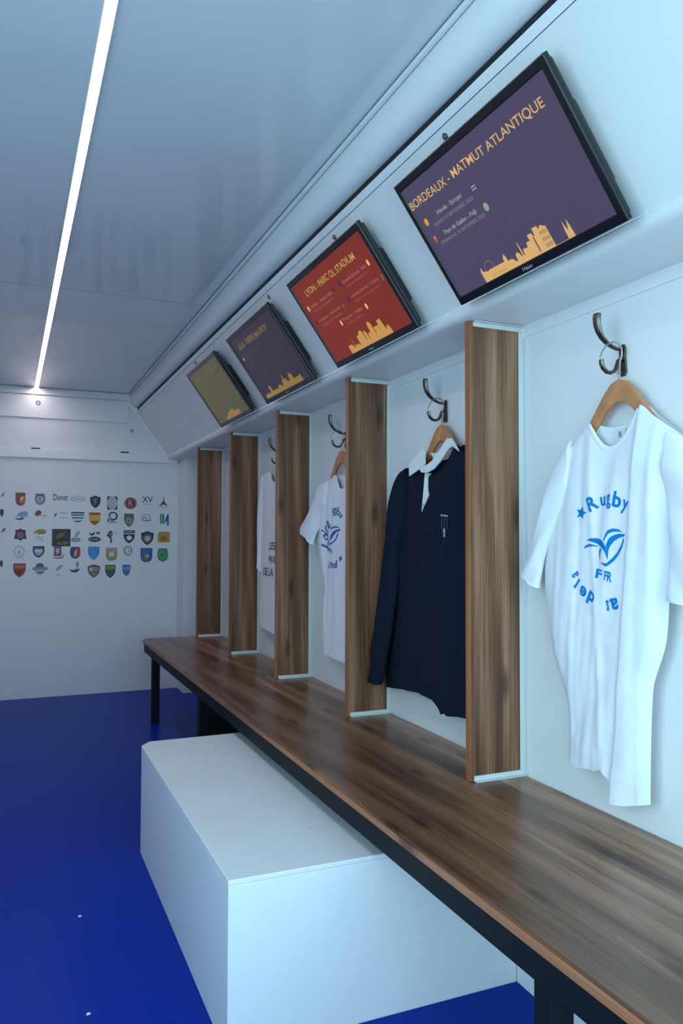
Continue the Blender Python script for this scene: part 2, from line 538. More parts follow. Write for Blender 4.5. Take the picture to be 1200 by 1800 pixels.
# ------------------------------------------------------------------ bench
bench = empty('bench', (0.90, 1.7, 0.0), 'long walnut-look bench on black steel legs below the hanging shirts', 'bench')
BX, BY = 0.90, 1.7
def off(mbx):
    mbx.v = [(x - BX, y - BY, z) for x, y, z in mbx.v]
    return mbx
B0, B1 = -0.42, 4.385
mb = MB(); mb.prism([(0.6855, B0), (1.1270, B0), (1.1270, B1), (0.720, B1), (0.6855, 4.335)], 0.4068, 0.4242, 'z')
off(mb).build('seat_board', M_BENCH, bench, bevel=0.004, segs=3)
mb = MB(); mb.prism([(0.6832, B0), (0.6854, B0), (0.6854, 4.335), (0.7199, B1), (0.7185, B1 + 0.0016), (0.6832, 4.336)], 0.4066, 0.4205, 'z')
tag(off(mb).build('edge_band', M_BENCHEDGE, bench), 'lighter orange-brown front edge band of the bench')
mb = MB()
mb.box(0.6875, 0.7275, B0 + 0.02, 4.31, 0.361, 0.4064)
off(mb).build('front_rail', M_BLACK, bench, bevel=0.002)
mb = MB(); mb.box(1.0, 1.04, B0 + 0.02, 4.31, 0.361, 0.4064)
off(mb).build('back_rail', M_BLACK, bench, bevel=0.002)
mb = MB(); mb.box(0.7280, 0.9995, 4.27, 4.31, 0.361, 0.4064)
off(mb).build('end_rail', M_BLACK, bench, bevel=0.002)
for y in (0.932, 3.12, 4.22):
    for x in (0.735, 1.02):
        mb = MB(); mb.box(x - 0.02, x + 0.02, y - 0.02, y + 0.02, 0.003, 0.361)
        mb.box(x - 0.022, x + 0.022, y - 0.022, y + 0.022, 0.0, 0.004)
        off(mb).build('leg', M_BLACK, bench, bevel=0.0015)
mb = MB(); mb.box(0.756, 0.999, 3.105, 3.135, 0.02, 0.36)
off(mb).build('support_panel', M_BLACK, bench)

# ------------------------------------------------------------------ white box under the bench
box = empty('storage_box', (0.72, 2.0, 0.0), 'plain white painted box pushed halfway under the bench', 'box')
BX, BY = 0.72, 2.0
mb = MB(); mb.prism([(0.3945, 1.4586), (1.0490, 1.4586), (1.0490, 2.54), (0.425, 2.54), (0.3945, 2.498)], 0.0, 0.3194, 'z')
off(mb).build('body', M_BOX, box, bevel=0.0015)
mb = MB(); mb.prism([(0.3943, 1.4584), (1.0490, 1.4584), (1.0490, 2.5402), (0.4248, 2.5402), (0.3943, 2.4982)], 0.3195, 0.3300, 'z')
off(mb).build('lid', M_BOX, box, bevel=0.002)
M_SCUFF = mat('grey_scuff', (0.32, 0.34, 0.37), 0.8)
for x, y, a, l in ((0.633, 1.649, 0.9, 0.010), (0.630, 1.660, 2.0, 0.006), (0.619, 1.798, 0.3, 0.012)):
    dx, dy = math.cos(a) * l / 2, math.sin(a) * l / 2
    nx, ny = -math.sin(a) * 0.0008, math.cos(a) * 0.0008
    mb = MB(); mb.prism([(x - dx - nx, y - dy - ny), (x + dx - nx, y + dy - ny), (x + dx + nx, y + dy + ny), (x - dx + nx, y - dy + ny)], 0.3299, 0.3303, 'z')
    off(mb).build('scuff', M_SCUFF, box)
BX = BY = 0

# scraps on the floor
for (x, y), lb in (((0.1867, 2.1443), 'tiny white paper scrap on the blue floor, the one farther from the camera'), ((0.1677, 1.7037), 'tiny white paper scrap on the blue floor, the one nearer the camera')):
    mb = MB(); mb.prism([(-0.004, -0.003), (0.004, -0.002), (0.005, 0.003), (-0.002, 0.004)], 0.0, 0.0015, 'z')
    o = mb.build('paper_scrap', M_SCRAP)
    o.location = (x, y, 0)
    tag(o, lb, 'paper scrap', 'white scraps on the blue floor')

# ------------------------------------------------------------------ dividers
Y0, STEP, TH = 1.5316, 0.70, 0.0181
div = empty('divider', (1.05, Y0, 0.4242))
mb = MB(); mb.box(0.9796 - 1.05, 1.1272 - 1.05, 0, TH, 0.0005, 1.0606)
mb.build('board', M_DIV, div, bevel=0.0008)
mb = MB(); mb.box(0.9776 - 1.05, 0.9795 - 1.05, 0.0004, TH - 0.0004, 0.0005, 1.0606)
mb.build('edge_band', M_DIVEDGE, div)
def angle_x(z0, z1, zf):   # angle profile lying along x on the board's near face
    m_ = MB()
    m_.box(0.988 - 1.05, 1.1266 - 1.05, -0.002, -0.0001, z0, z1)
    m_.box(0.988 - 1.05, 1.1266 - 1.05, -0.013, -0.002, zf, zf + 0.002)
    return m_
angle_x(0.0005, 0.0125, 0.0005).build('bottom_bracket', M_ALU, div)
angle_x(1.0490, 1.0606, 1.0586).build('top_bracket', M_ALU, div)
mb = MB()
mb.box(1.1135 - 1.05, 1.1266 - 1.05, -0.0025, -0.0021, 0.0130, 1.0480)
mb.box(1.1251 - 1.05, 1.1281 - 1.05, -0.0140, -0.0025, 0.0030, 1.0560)
mb.build('wall_bracket', M_ALU, div)
DL = ['wood-look divider board nearest the camera, between the white shirt and the navy jersey',
      'wood-look divider board behind the navy jersey, second from the camera',
      'wood-look divider board third from the camera, partly covering the letters on an off-white shirt',
      'wood-look divider board fourth from the camera, far side of the off-white shirt',
      'wood-look divider board farthest away, beside the back corner of the bench']
for i in range(5):
    d = div if i == 0 else copy_tree(div)
    d.location = (1.05, Y0 + i * STEP, 0.4242)
    tag(d, DL[i], 'divider', 'upright wood-look dividers along the bench')

# ------------------------------------------------------------------ monitors
def emis(name, h, s=1.0, rough=0.25):
    c = rgb(h)
    return mat(name, (0.003, 0.003, 0.004), rough, emit=c, es=s, spec=0.12)
GOLD = emis('gold_pixels', 'D6AE72', 1.0)
GOLDDIM = emis('dim_gold_pixels', 'A98C4C', 0.8)
PALE = emis('pale_pixels', 'B8AFBC', 0.9)
PALERED = emis('pale_red_pixels', 'A87466', 0.9)
def layer_poly(mbx, poly, z, m):
    mbx.add([(p[0], p[1], z) for p in poly], tess(poly), m)
def layer_text(mbx, s, u0, v0, wd, ht, z, m, bold=0.0, wob=0.0):
    V, F, _ = text_geo(s, bold)
    mbx.add([(u0 + p[0] * wd, v0 + p[1] * ht + wob * ht * 0.05 * math.sin(p[0] * 17), z) for p in V], F, m)
def ngon(cx, cy, rx, ry, n=18, a0=0.0):
    return [(cx + rx * math.cos(a0 + 2 * math.pi * k / n), cy + ry * math.sin(a0 + 2 * math.pi * k / n)) for k in range(n)]
def rect(x0, x1, y0, y1):
    return [(x0, y0), (x1, y0), (x1, y1), (x0, y1)]
UAX = Vector((0, -1, 0)); VAX = Vector((-0.5847, 0, 0.8113)); NAX = Vector((-0.8113, 0, -0.5847))
MW, MH = 0.2525, 0.1445

def make_monitor(y, label, bgcol, bges):
    t = empty('monitor', label=label, cat='monitor', group='black-framed monitors on the sloping panel')
    c = Vector((0.8295, y, 1.611))
    t.matrix_world = Matrix(((UAX.x, VAX.x, NAX.x, c.x), (UAX.y, VAX.y, NAX.y, c.y), (UAX.z, VAX.z, NAX.z, c.z), (0, 0, 0, 1)))
    # bezel: frame ring around the screen
    mbx = MB()
    o_ = [(-MW, -MH), (MW, -MH), (MW, MH), (-MW, MH)]
    i_ = [(-0.2385, -0.1265), (0.2365, -0.1265), (0.2365, 0.1265), (-0.2385, 0.1265)]
    v = [(a, b, 0.0) for a, b in o_] + [(a, b, 0.0) for a, b in i_] + [(a, b, -0.012) for a, b in o_] + [(a, b, -0.006) for a, b in i_]
    f = []
    for k in range(4):
        j = (k + 1) % 4
        f += [(k, j, 4 + j, 4 + k), (k, 8 + k, 8 + j, j), (4 + k, 4 + j, 12 + j, 12 + k), (8 + k, 12 + k, 12 + j, 8 + j)]
    mbx.add(v, f)
    mbx.build('bezel', M_BEZEL, t, bevel=0.0018)
    mbx = MB()
    mbx.box(-MW + 0.008, MW - 0.006, -MH + 0.008, MH - 0.008, -0.023, -0.0122)
    mbx.build('back_cover', M_CASE, t, bevel=0.004)
    mbx = MB()
    mbx.add([(-0.21, -0.085, -0.0232), (0.238, -0.085, -0.0232), (0.238, 0.07, -0.0232), (-0.21, 0.07, -0.0232),
             (-0.20, -0.075, -0.0425), (0.230, -0.078, -0.0425), (0.230, 0.063, -0.0425), (-0.20, 0.06, -0.0425)],
            [(0, 1, 2, 3), (4, 7, 6, 5), (0, 4, 5, 1), (1, 5, 6, 2), (2, 6, 7, 3), (3, 7, 4, 0)])
    mbx.build('rear_housing', M_CASE, t, bevel=0.003)
    mbx = MB(); mbx.box(-0.2384, 0.2364, -0.1264, 0.1264, -0.0058, -0.0030)
    scr = mbx.build('screen', emis('screen_' + bgcol, bgcol, bges, 0.3), t)
    mbx = MB(); layer_text(mbx, 'Haier', -0.0215, -0.1400, 0.031, 0.0075, 0.0004, M_LIGHTINK)
    mbx.build('maker_mark', M_LIGHTINK, t)
    return t, scr
Z1 = -0.0027

t, s = make_monitor(1.211, 'large monitor nearest the camera with a dark purple screen titled BORDEAUX', '4C4763', 1.0)
mb = MB(); layer_text(mb, 'BORDEAUX - MATMUT ATLANTIQUE', -0.238, 0.0770, 0.446, 0.0205, Z1, GOLD, 0.004, 1)
mb.build('title', GOLD, s)
for tx, u, v, wd, h in (('Irlande - Europe', -0.1690, 0.0405, 0.092, 0.0120), ('Pays de Galles - Fidji', -0.1790, -0.0010, 0.118, 0.0120)):
    mb = MB(); layer_text(mb, tx, u, v, wd, h, Z1, PALE); mb.build('match_line', PALE, s)
for tx, u, v, wd in (('SAMEDI 9 SEPTEMBRE 2023', -0.1960, 0.0262, 0.146), ('DIMANCHE 10 SEPTEMBRE 2023', -0.2060, -0.0125, 0.162)):
    mb = MB(); layer_text(mb, tx, u, v, wd, 0.0075, Z1, emis('faint_pixels', '938C9C', 0.8)); mb.build('date_line', None, s)
mb = MB()
layer_poly(mb, ngon(-0.2150, 0.0450, 0.0062, 0.0085), Z1, emis('amber_pixels', 'D29A3C'))
mb.build('team_badge', None, s)
mb = MB()
for k in (-1, 1):
    layer_poly(mb, rect(-0.042, -0.028, 0.0440 + k * 0.0028 - 0.0011, 0.0440 + k * 0.0028 + 0.0011), Z1, PALE)
mb.build('team_badge', None, s)
mb = MB()
layer_poly(mb, ngon(-0.2165, 0.0060, 0.0060, 0.0082), Z1, emis('red_pixels', 'B8462E'))
layer_poly(mb, rect(-0.2215, -0.2120, -0.0035, 0.0015), Z1 + 0.0002, emis('green_pixels', '4C7A52'))
layer_poly(mb, ngon(-0.2165, 0.0085, 0.0020, 0.0034, 8), Z1 + 0.0003, PALE)
mb.build('team_badge', None, s)
mb = MB()
layer_poly(mb, ngon(-0.0300, 0.0010, 0.0072, 0.0088), Z1, emis('sage_pixels', '7F9C96'))
layer_poly(mb, rect(-0.0335, -0.0300, 0.0000, 0.0080), Z1 + 0.0002, emis('amber_pixels', 'D29A3C'))
mb.build('team_badge', None, s)
mb = MB()
BASE = -0.1262
sky = [(-0.1397, BASE), (-0.1397, -0.1024), (-0.1345, -0.093), (-0.133, -0.1030), (-0.1174, -0.1077), (-0.1114, -0.1055), (-0.0605, -0.1060), (-0.0600, -0.0990), (-0.0535, -0.0915), (-0.0505, -0.0990), (-0.0495, -0.1090), (-0.0400, -0.1075), (-0.0328, -0.1113), (-0.0290, -0.1172), (-0.0245, -0.1172), (-0.0230, -0.1050), (-0.0170, -0.1020), (-0.0110, -0.1060), (-0.0090, -0.1130), (-0.0064, -0.1147), (-0.0056, -0.0900), (-0.0044, -0.0848), (-0.0032, -0.0900), (-0.0020, -0.1130), (0.0005, -0.1150), (0.0020, -0.1035), (0.0060, -0.1010), (0.0067, -0.1045), (0.0110, -0.1020), (0.0125, -0.1045), (0.0170, -0.1030), (0.0190, -0.0944), (0.0300, -0.0950), (0.0290, -0.0836), (0.0420, -0.0838), (0.0430, -0.0905), (0.0470, -0.0905), (0.0480, -0.0769), (0.0619, -0.0775), (0.0625, -0.0835), (0.0660, -0.0835), (0.0665, -0.0800), (0.0740, -0.0800), (0.0750, -0.0819), (0.0824, -0.0850), (0.0831, BASE)]
layer_poly(mb, sky, Z1, GOLD)
layer_poly(mb, [(0.1186, BASE), (0.1190, -0.1080), (0.1215, -0.0916), (0.1240, -0.1060), (0.1262, -0.1117), (0.1290, -0.1040), (0.1323, -0.0921), (0.1345, -0.1060), (0.1360, BASE)], Z1, GOLD)
layer_poly(mb, rect(0.0831, 0.1186, BASE, BASE + 0.0008), Z1, GOLD)
ring_o, ring_i = ngon(-0.1080, -0.1010, 0.0150, 0.0135, 28), ngon(-0.1080, -0.1010, 0.0140, 0.0125, 28)
mb.add([(a, b, Z1) for a, b in ring_o + ring_i], [(k, (k + 1) % 28, 28 + (k + 1) % 28, 28 + k) for k in range(28)], GOLDDIM)
DK = emis('window_pixels', '6B5A5C', 0.9)
for r_ in range(3):
    for k in range(5):
        u = 0.0615 + k * 0.0042; v = -0.0885 - r_ * 0.0125
        layer_poly(mb, rect(u, u + 0.0016, v - 0.008, v), Z1 + 0.0003, DK)
layer_poly(mb, rect(0.0405, 0.0440, BASE + 0.004, -0.0915), Z1 + 0.0003, DK)
for k in range(16):
    u = -0.112 + k * 0.0032
    layer_poly(mb, rect(u, u + 0.001, -0.1225, -0.1165), Z1 + 0.0003, GOLDDIM)
mb.build('skyline', None, s)

t, s = make_monitor(1.9096, 'black monitor with a brick-red screen titled LYON, second from the camera', '7A2E24', 1.0)
mb = MB(); layer_text(mb, 'LYON - PARC OL STADIUM', -0.178, 0.0780, 0.338, 0.0190, Z1, emis('sand_pixels', 'BB9A52', 0.95), 0.012, 1)
mb.build('title', None, s)
FA = emis('faint_red_pixels', '9B5F50', 0.9)
for tx, dt, u, v, wd in (('Galles - Australie', 'DIMANCHE 24 SEPTEMBRE 2023', -0.200, 0.044, 0.160), ('Uruguay - Namibie', 'MERCREDI 27 SEPTEMBRE 2023', -0.200, -0.003, 0.160),
                         ('Nouvelle-Zélande - Italie', 'VENDREDI 29 SEPTEMBRE 2023', 0.040, 0.046, 0.145), ('Nouvelle-Zélande - Uruguay', 'JEUDI 5 OCTOBRE 2023', 0.040, 0.002, 0.165),
                         ('France - Italie', 'VENDREDI 6 OCTOBRE 2023', -0.065, -0.036, 0.125)):
    mb = MB(); layer_text(mb, tx, u, v, wd, 0.0095, Z1, PALERED); mb.build('match_line', None, s)
    mb = MB(); layer_text(mb, dt, u + 0.008, v - 0.0145, wd - 0.02, 0.0062, Z1, FA); mb.build('date_line', None, s)
CREAM, NAVYPX = emis('cream_pixels', 'D8B684'), emis('indigo_pixels', '3A2B55')
for u, v, m in ((-0.213, 0.049, CREAM), (-0.022, 0.049, NAVYPX), (-0.213, 0.002, NAVYPX), (-0.022, 0.001, emis('slate_pixels', '6A5562')), (0.026, 0.052, NAVYPX), (0.200, 0.052, CREAM), (0.024, 0.007, NAVYPX), (0.222, 0.004, emis('slate_pixels', '6A5562')), (-0.084, -0.036, CREAM), (0.084, -0.034, CREAM)):
    mb = MB(); layer_poly(mb, ngon(u, v, 0.0055, 0.0085, 12), Z1, m); mb.build('team_badge', None, s)
mb = MB()
sky = [(-0.1226, BASE), (-0.1230, -0.1050), (-0.1170, -0.1010), (-0.1060, -0.1010), (-0.0960, -0.1050), (-0.0930, -0.1100), (-0.0860, -0.1167), (-0.0845, -0.0990), (-0.0842, -0.0776), (-0.0830, -0.0990), (-0.0800, -0.1120), (-0.0700, -0.1085), (-0.0600, -0.1084), (-0.0560, -0.1150), (-0.0510, -0.1150), (-0.0500, -0.0894), (-0.0330, -0.0880), (-0.0300, -0.0806), (-0.0140, -0.0790), (-0.0095, -0.0870), (-0.0090, -0.1100), (-0.0050, -0.1100), (-0.0045, -0.0860), (0.0040, -0.0850), (0.0100, -0.0930), (0.0110, -0.1114), (0.0150, -0.1114), (0.0155, -0.0963), (0.0300, -0.0963), (0.0310, -0.1040), (0.0330, -0.0740), (0.0440, -0.0680), (0.0536, -0.0760), (0.0540, -0.1087), (0.0575, -0.1087), (0.0580, -0.0900), (0.0842, -0.0900), (0.0845, -0.1080), (0.0870, -0.0790), (0.1070, -0.0770), (0.1094, -0.0943), (0.1124, -0.1164), (0.1180, -0.1000), (0.1230, -0.1080), (0.1280, -0.0980), (0.1340, -0.1119), (0.1345, BASE)]
layer_poly(mb, sky, Z1, emis('ochre_pixels', 'C49350', 1.0))
mb.build('skyline', None, s)

t, s = make_monitor(2.6080, 'black monitor with a dim blackish-purple screen titled LILLE, third from the camera', '352D3C', 1.0)
mb = MB(); layer_text(mb, 'LILLE - PIERRE MAUROY', -0.185, 0.0785, 0.335, 0.0210, Z1, emis('dull_gold_pixels', '7F6B42', 0.9), 0.02, 1)
mb.build('title', None, s)
for k, v in enumerate((0.042, 0.012)):
    mb = MB(); layer_text(mb, 'Angleterre - Chili' if k == 0 else 'Angleterre - Samoa', -0.185, v, 0.130, 0.0085, Z1, emis('very_faint_pixels', '55495A', 0.8)); mb.build('match_line', None, s)
mb = MB(); layer_poly(mb, ngon(-0.205, 0.045, 0.005, 0.0075, 12), Z1, PALE); mb.build('team_badge', None, s)
mb = MB()
sky = [(-0.2190, BASE), (-0.2185, -0.1110), (-0.1900, -0.1110), (-0.1880, -0.1000), (-0.1850, -0.1110), (-0.1500, -0.1105), (-0.1480, -0.0900), (-0.1380, -0.0830), (-0.1280, -0.0900), (-0.1260, -0.1090), (-0.0600, -0.1090), (-0.0580, -0.1020), (-0.0300, -0.1010), (-0.0280, -0.1080), (-0.0050, -0.1080), (-0.0020, -0.0920), (0.0120, -0.0910), (0.0180, -0.0690), (0.0240, -0.0910), (0.0420, -0.0920), (0.0450, -0.1050), (0.0700, -0.1050), (0.0720, -0.0880), (0.0820, -0.0860), (0.0880, -0.0740), (0.0940, -0.0860), (0.1040, -0.0880), (0.1060, -0.1060), (0.1500, -0.1060), (0.1700, -0.1010), (0.1710, BASE)]
layer_poly(mb, sky, Z1, emis('tan_pixels', '8C7038', 1.0))
mb.build('skyline', None, s)

t, s = make_monitor(3.3140, 'black monitor with a murky olive-green screen, farthest from the camera', '4F4B33', 1.0)
mb = MB(); layer_text(mb, 'NICE - STADE DE NICE', -0.150, 0.0820, 0.310, 0.0150, Z1, emis('olive_pixels', '65603F', 0.9), 0.02, 1)
mb.build('title', None, s)
mb = MB()
layer_poly(mb, [(-0.0950, BASE), (-0.0940, -0.1120), (-0.0500, -0.1100), (-0.0480, -0.0990), (-0.0100, -0.0980), (0.0100, -0.0900), (0.0140, -0.0760), (0.0180, -0.0900), (0.0500, -0.0960), (0.0520, -0.1040), (0.1150, -0.1040), (0.1200, BASE)], Z1, emis('dull_ochre_pixels', '8A6C3A', 1.0))
mb.build('skyline', None, s)

# ------------------------------------------------------------------ coat hooks
def make_hook():
    t = empty('coat_hook')
    mbx = MB()
    plate = [(-0.007, -0.030), (0.007, -0.030), (0.011, -0.022), (0.0085, 0.004), (0.009, 0.026), (0.005, 0.034), (-0.005, 0.034), (-0.009, 0.026), (-0.0085, 0.004), (-0.011, -0.022)]
    mbx.prism(plate, -0.0045, 0.0, 'x')
    mbx.build('backplate', M_PEWTER, t, bevel=0.0012)
    mbx = MB()
    pts = [(-0.004, 0, 0.026), (-0.017, 0, 0.0235), (-0.031, 0, 0.0275), (-0.044, 0, 0.0340), (-0.055, 0, 0.0430), (-0.0625, 0, 0.0545), (-0.0665, 0, 0.067), (-0.0675, 0, 0.080), (-0.0665, 0, 0.0885)]
    mbx.tube(pts, [0.0058, 0.0056, 0.0058, 0.0064, 0.0072, 0.0082, 0.0092, 0.0100, 0.0096], 14, flat=0.62, flat_dir=(0, 1, 0))
    mbx.build('upper_prong', M_PEWTER, t, smooth=True)
    mbx = MB()
    pts = [(-0.004, 0, 0.006), (-0.014, 0, 0.000), (-0.0185, 0, -0.013), (-0.024, 0, -0.0215), (-0.034, 0, -0.0255), (-0.044, 0, -0.0245), (-0.0525, 0, -0.0175), (-0.0565, 0, -0.0080), (-0.0565, 0, -0.001)]
    mbx.tube(pts, [0.0056, 0.0054, 0.0052, 0.0050, 0.0050, 0.0052, 0.0054, 0.0056, 0.0054], 12, flat=0.75, flat_dir=(0, 1, 0))
    mbx.build('lower_prong', M_PEWTER, t, smooth=True)
    for z in (0.018, -0.016):
        mbx = MB(); mbx.disc((-0.0045, 0.0, z), (-1, 0, 0), 0.0034, 0.0018, 12)
        mbx.build('screw', M_PEWTER, t, smooth=True)
    return t
hook = make_hook()
HY = [1.2005, 1.8872, 2.5852, 3.2852]
HL = ['dark bronze double coat hook on the wall above the white t-shirt nearest the camera',
      'dark bronze double coat hook on the wall above the navy rugby jersey',
      'dark bronze coat hook above the white t-shirt half hidden behind a divider',
      'dark bronze coat hook farthest away, above the off-white shirt with dark letters']
for i, y in enumerate(HY):
    h = hook if i == 0 else copy_tree(hook)
    h.location = (XR - 0.0002, y, 1.3345)
    tag(h, HL[i], 'coat hook', 'bronze coat hooks on the right wall')

# ------------------------------------------------------------------ wooden hangers
def make_hanger():
    t = empty('clothes_hanger')
    half = [(0, 0), (0.02, -0.006), (0.04, -0.024), (0.06, -0.048), (0.083, -0.077), (0.108, -0.103), (0.125, -0.117), (0.138, -0.128)]
    low = [(0.140, -0.142), (0.125, -0.138), (0.108, -0.127), (0.085, -0.110), (0.058, -0.085), (0.036, -0.062), (0.018, -0.049), (0, -0.046)]
    arm = [(-a, b) for a, b in reversed(half[1:])] + half
    und = low + [(-a, b) for a, b in reversed(low[:-1])]
    mbx = MB()
    mbx.prism(arm + und, -0.0055, 0.0055, 'x')
    mbx.build('body', M_HANGER, t, bevel=0.003, segs=3)
    mbx = MB()
    mbx.tube([(0, 0, -0.006), (0, 0, 0.020), (0.001, 0.000, 0.036), (0.004, -0.002, 0.048), (0.002, -0.004, 0.060), (-0.006, -0.004, 0.0695), (-0.017, -0.001, 0.0720), (-0.028, 0.003, 0.0665), (-0.036, 0.006, 0.055), (-0.041, 0.008, 0.042)], 0.0016, 8)
    mbx.build('wire_hook', M_WIRE, t, smooth=True)
    return t
hanger = make_hanger()
HGL = ['varnished wooden hanger carrying the white t-shirt nearest the camera', 'varnished wooden hanger carrying the navy jersey with white collar',
       'varnished wooden hanger carrying the white t-shirt half hidden behind a divider']
for i, (y, z) in enumerate([(1.193, 1.2940), (1.880, 1.2950), (2.590, 1.2950)]):
    h = hanger if i == 0 else copy_tree(hanger)
    h.location = (1.1025, y * 0.9925, z)
    h.rotation_euler = (0, 0, 0)
    tag(h, HGL[i], 'hanger', 'wooden clothes hangers on the coat hooks')

# ------------------------------------------------------------------ garments
def drape(y, z, seed, a=26.0, b=3.2):
    """soft vertical folds of hanging cloth"""
    return mnoise.noise(Vector((y * a, z * b, seed))) + 0.45 * mnoise.noise(Vector((y * a * 2.3, z * b * 1.6, seed + 7)))

class Torso:
    """front and back sheets of a hanging garment; y runs across, z up, x away from the room"""
    def __init__(self, k, yL, yR, top_f, top_b, bot, xm, df, db, fold):
        self.k, self.xm, self.df, self.db, self.fold = k, xm, df, db, fold
        self.yL, self.yR, self.tf, self.tb, self.bt = sorted(yL), sorted(yR), top_f, top_b, bot
    def edges(self, z):
        return smooth_list(self.yL, z), smooth_list(self.yR, z)
    def prof(self, s):
        return max(0.0, 1 - abs(2 * s - 1) ** 2.6)
    def xf(self, y, z):
        a, b = self.edges(z)
        s = min(1, max(0, (a - y) / (a - b)))
        top = smooth_list(self.tf, s)
        tz = min(1.0, max(0.0, (top - z) / 0.09))
        return self.xm - self.df * self.prof(s) * (0.35 + 0.65 * tz ** 0.6) - self.fold(y, z, s) * min(1, self.prof(s) * 2.5) * (0.2 + 0.8 * tz)
    def scale(self, p):
        return (p[0], p[1] * self.k, 0.98 + (p[2] - 0.98) * self.k)
    def sheet(self, front, ns, nt):
        V = []
        for i in range(ns + 1):
            s = i / ns
            zt = smooth_list(self.tf if front else self.tb, s)
            zb = lerp_list(self.bt, s)
            for j in range(nt + 1):
                z = zb + (zt - zb) * j / nt
                a, b = self.edges(z)
                y = a + (b - a) * s
                if front:
                    x = self.xf(y, z)
                else:
                    x = self.xm + self.db * self.prof(s)
                V.append(self.scale((x, y, z)))
        F = [(i * (nt + 1) + j, (i + 1) * (nt + 1) + j, (i + 1) * (nt + 1) + j + 1, i * (nt + 1) + j + 1) for i in range(ns) for j in range(nt)]
        return V, F
    def build(self, parent, m, ns=110, nt=120, name='body'):
        mbx = MB()
        V, F = self.sheet(True, ns, nt); mbx.add(V, F)
        V, F = self.sheet(False, 40, 50); mbx.add(V, F)
        me_o = mbx.build(name, m, parent, smooth=True, angle=80)
        return me_o
    def on(self, y, z, lift=0.0008):
        return self.scale((self.xf(y, z) - lift / self.k, y, z))
    def glyphs(self, mbx, items, m, bold=0.03):
        for ch, y, z, h, ang, wd in items:
            V, F, _ = text_geo(ch, bold)
            a = math.radians(ang)
            pts = []
            for p in V:
                u, v = (p[0] - 0.5) * wd, (p[1] - 0.5) * h
                pts.append((y - (u * math.cos(a) - v * math.sin(a)), z + u * math.sin(a) + v * math.cos(a)))
            pts, F = dense(pts, F, 0.003)
            mbx.add([self.on(p[0], p[1]) for p in pts], F, m)
    def poly(self, mbx, poly, m, lift=0.0008):
        V, F = dense(poly, tess(poly), 0.003)
        mbx.add([self.on(p[0], p[1], lift) for p in V], F, m)

def sleeve(parent, stations, xm, d, m, k, ripple=0.002, seed=0, n=28, name='sleeve'):
    """flattened tube through stations ((yA,zA),(yB,zB)[,x shift])"""
    out = []
    M_ = 26
    L_ = len(stations) - 1
    def get(i, c, q):
        return [(t, st[c][q]) for t, st in enumerate(stations)]
    cols = [[get(0, c, q) for q in (0, 1)] for c in (0, 1)]
    xs = [(t, st[2] if len(st) > 2 else 0.0) for t, st in enumerate(stations)]
    V, F = [], []
    for i in range(M_ + 1):
        t = L_ * i / M_
        A = [smooth_list(cols[0][0], t), smooth_list(cols[0][1], t)]
        B = [smooth_list(cols[1][0], t), smooth_list(cols[1][1], t)]
        xsft = lerp_list(xs, t)
        for kk in range(n):
            th = 2 * math.pi * kk / n
            cth = math.cos(th); sth = math.sin(th)
            fr = 0.5 - 0.5 * cth
            dd = d * (abs(sth) ** 0.8) * (1 if sth > 0 else -0.6 if sth < 0 else 0)
            rp = ripple * math.sin(9 * fr + 2.3 * t + seed) * max(0, sth)
            y = A[0] + (B[0] - A[0]) * fr
            z = A[1] + (B[1] - A[1]) * fr
            V.append((xm + xsft - dd - rp, y * k, 0.98 + (z - 0.98) * k))
    for i in range(M_):
        for kk in range(n):
            F.append((i * n + kk, i * n + (kk + 1) % n, (i + 1) * n + (kk + 1) % n, (i + 1) * n + kk))
    F.append(list(range(n)))
    F.append([M_ * n + kk for kk in range(n)])
    mbx = MB(); mbx.add(V, F)
    return mbx.build(name, m, parent, smooth=True, angle=80)

def sig(x):
    return 1 / (1 + math.exp(-max(-40, min(40, x))))

# --- white t-shirt nearest the camera
K1 = 1.045
tee = empty('t_shirt', label='white cotton t-shirt with blue round rugby print, hanging nearest the camera', cat='shirt', group='shirts hanging above the bench')
def fold1(y, z, s):
    yf = 1.070 + 0.068 * max(0, (1.17 - z) / 0.66)
    yl = 1.222 + 0.020 * max(0, (1.05 - z) / 0.3)
    f = 0.010 * sig((yf - y) / 0.0022) + 0.004 * sig((y - yl) / 0.003)
    f += 0.0042 * drape(y + 0.10 * (z - 1.1), z, 1.3)
    f += 0.0018 * mnoise.noise(Vector((y * 30 + z * 18, z * 30 - y * 12, 4.2)))
    f += 0.0035 * math.exp(-((y - (1.19 - 0.05 * (1.15 - z))) / 0.010) ** 2)
    f += 0.004 * math.exp(-((y - (1.03 + 0.03 * (1.15 - z))) / 0.012) ** 2)
    f += 0.0022 * math.sin(z * 40 + y * 55) * math.exp(-((z - 0.60) / 0.12) ** 2)
    return f
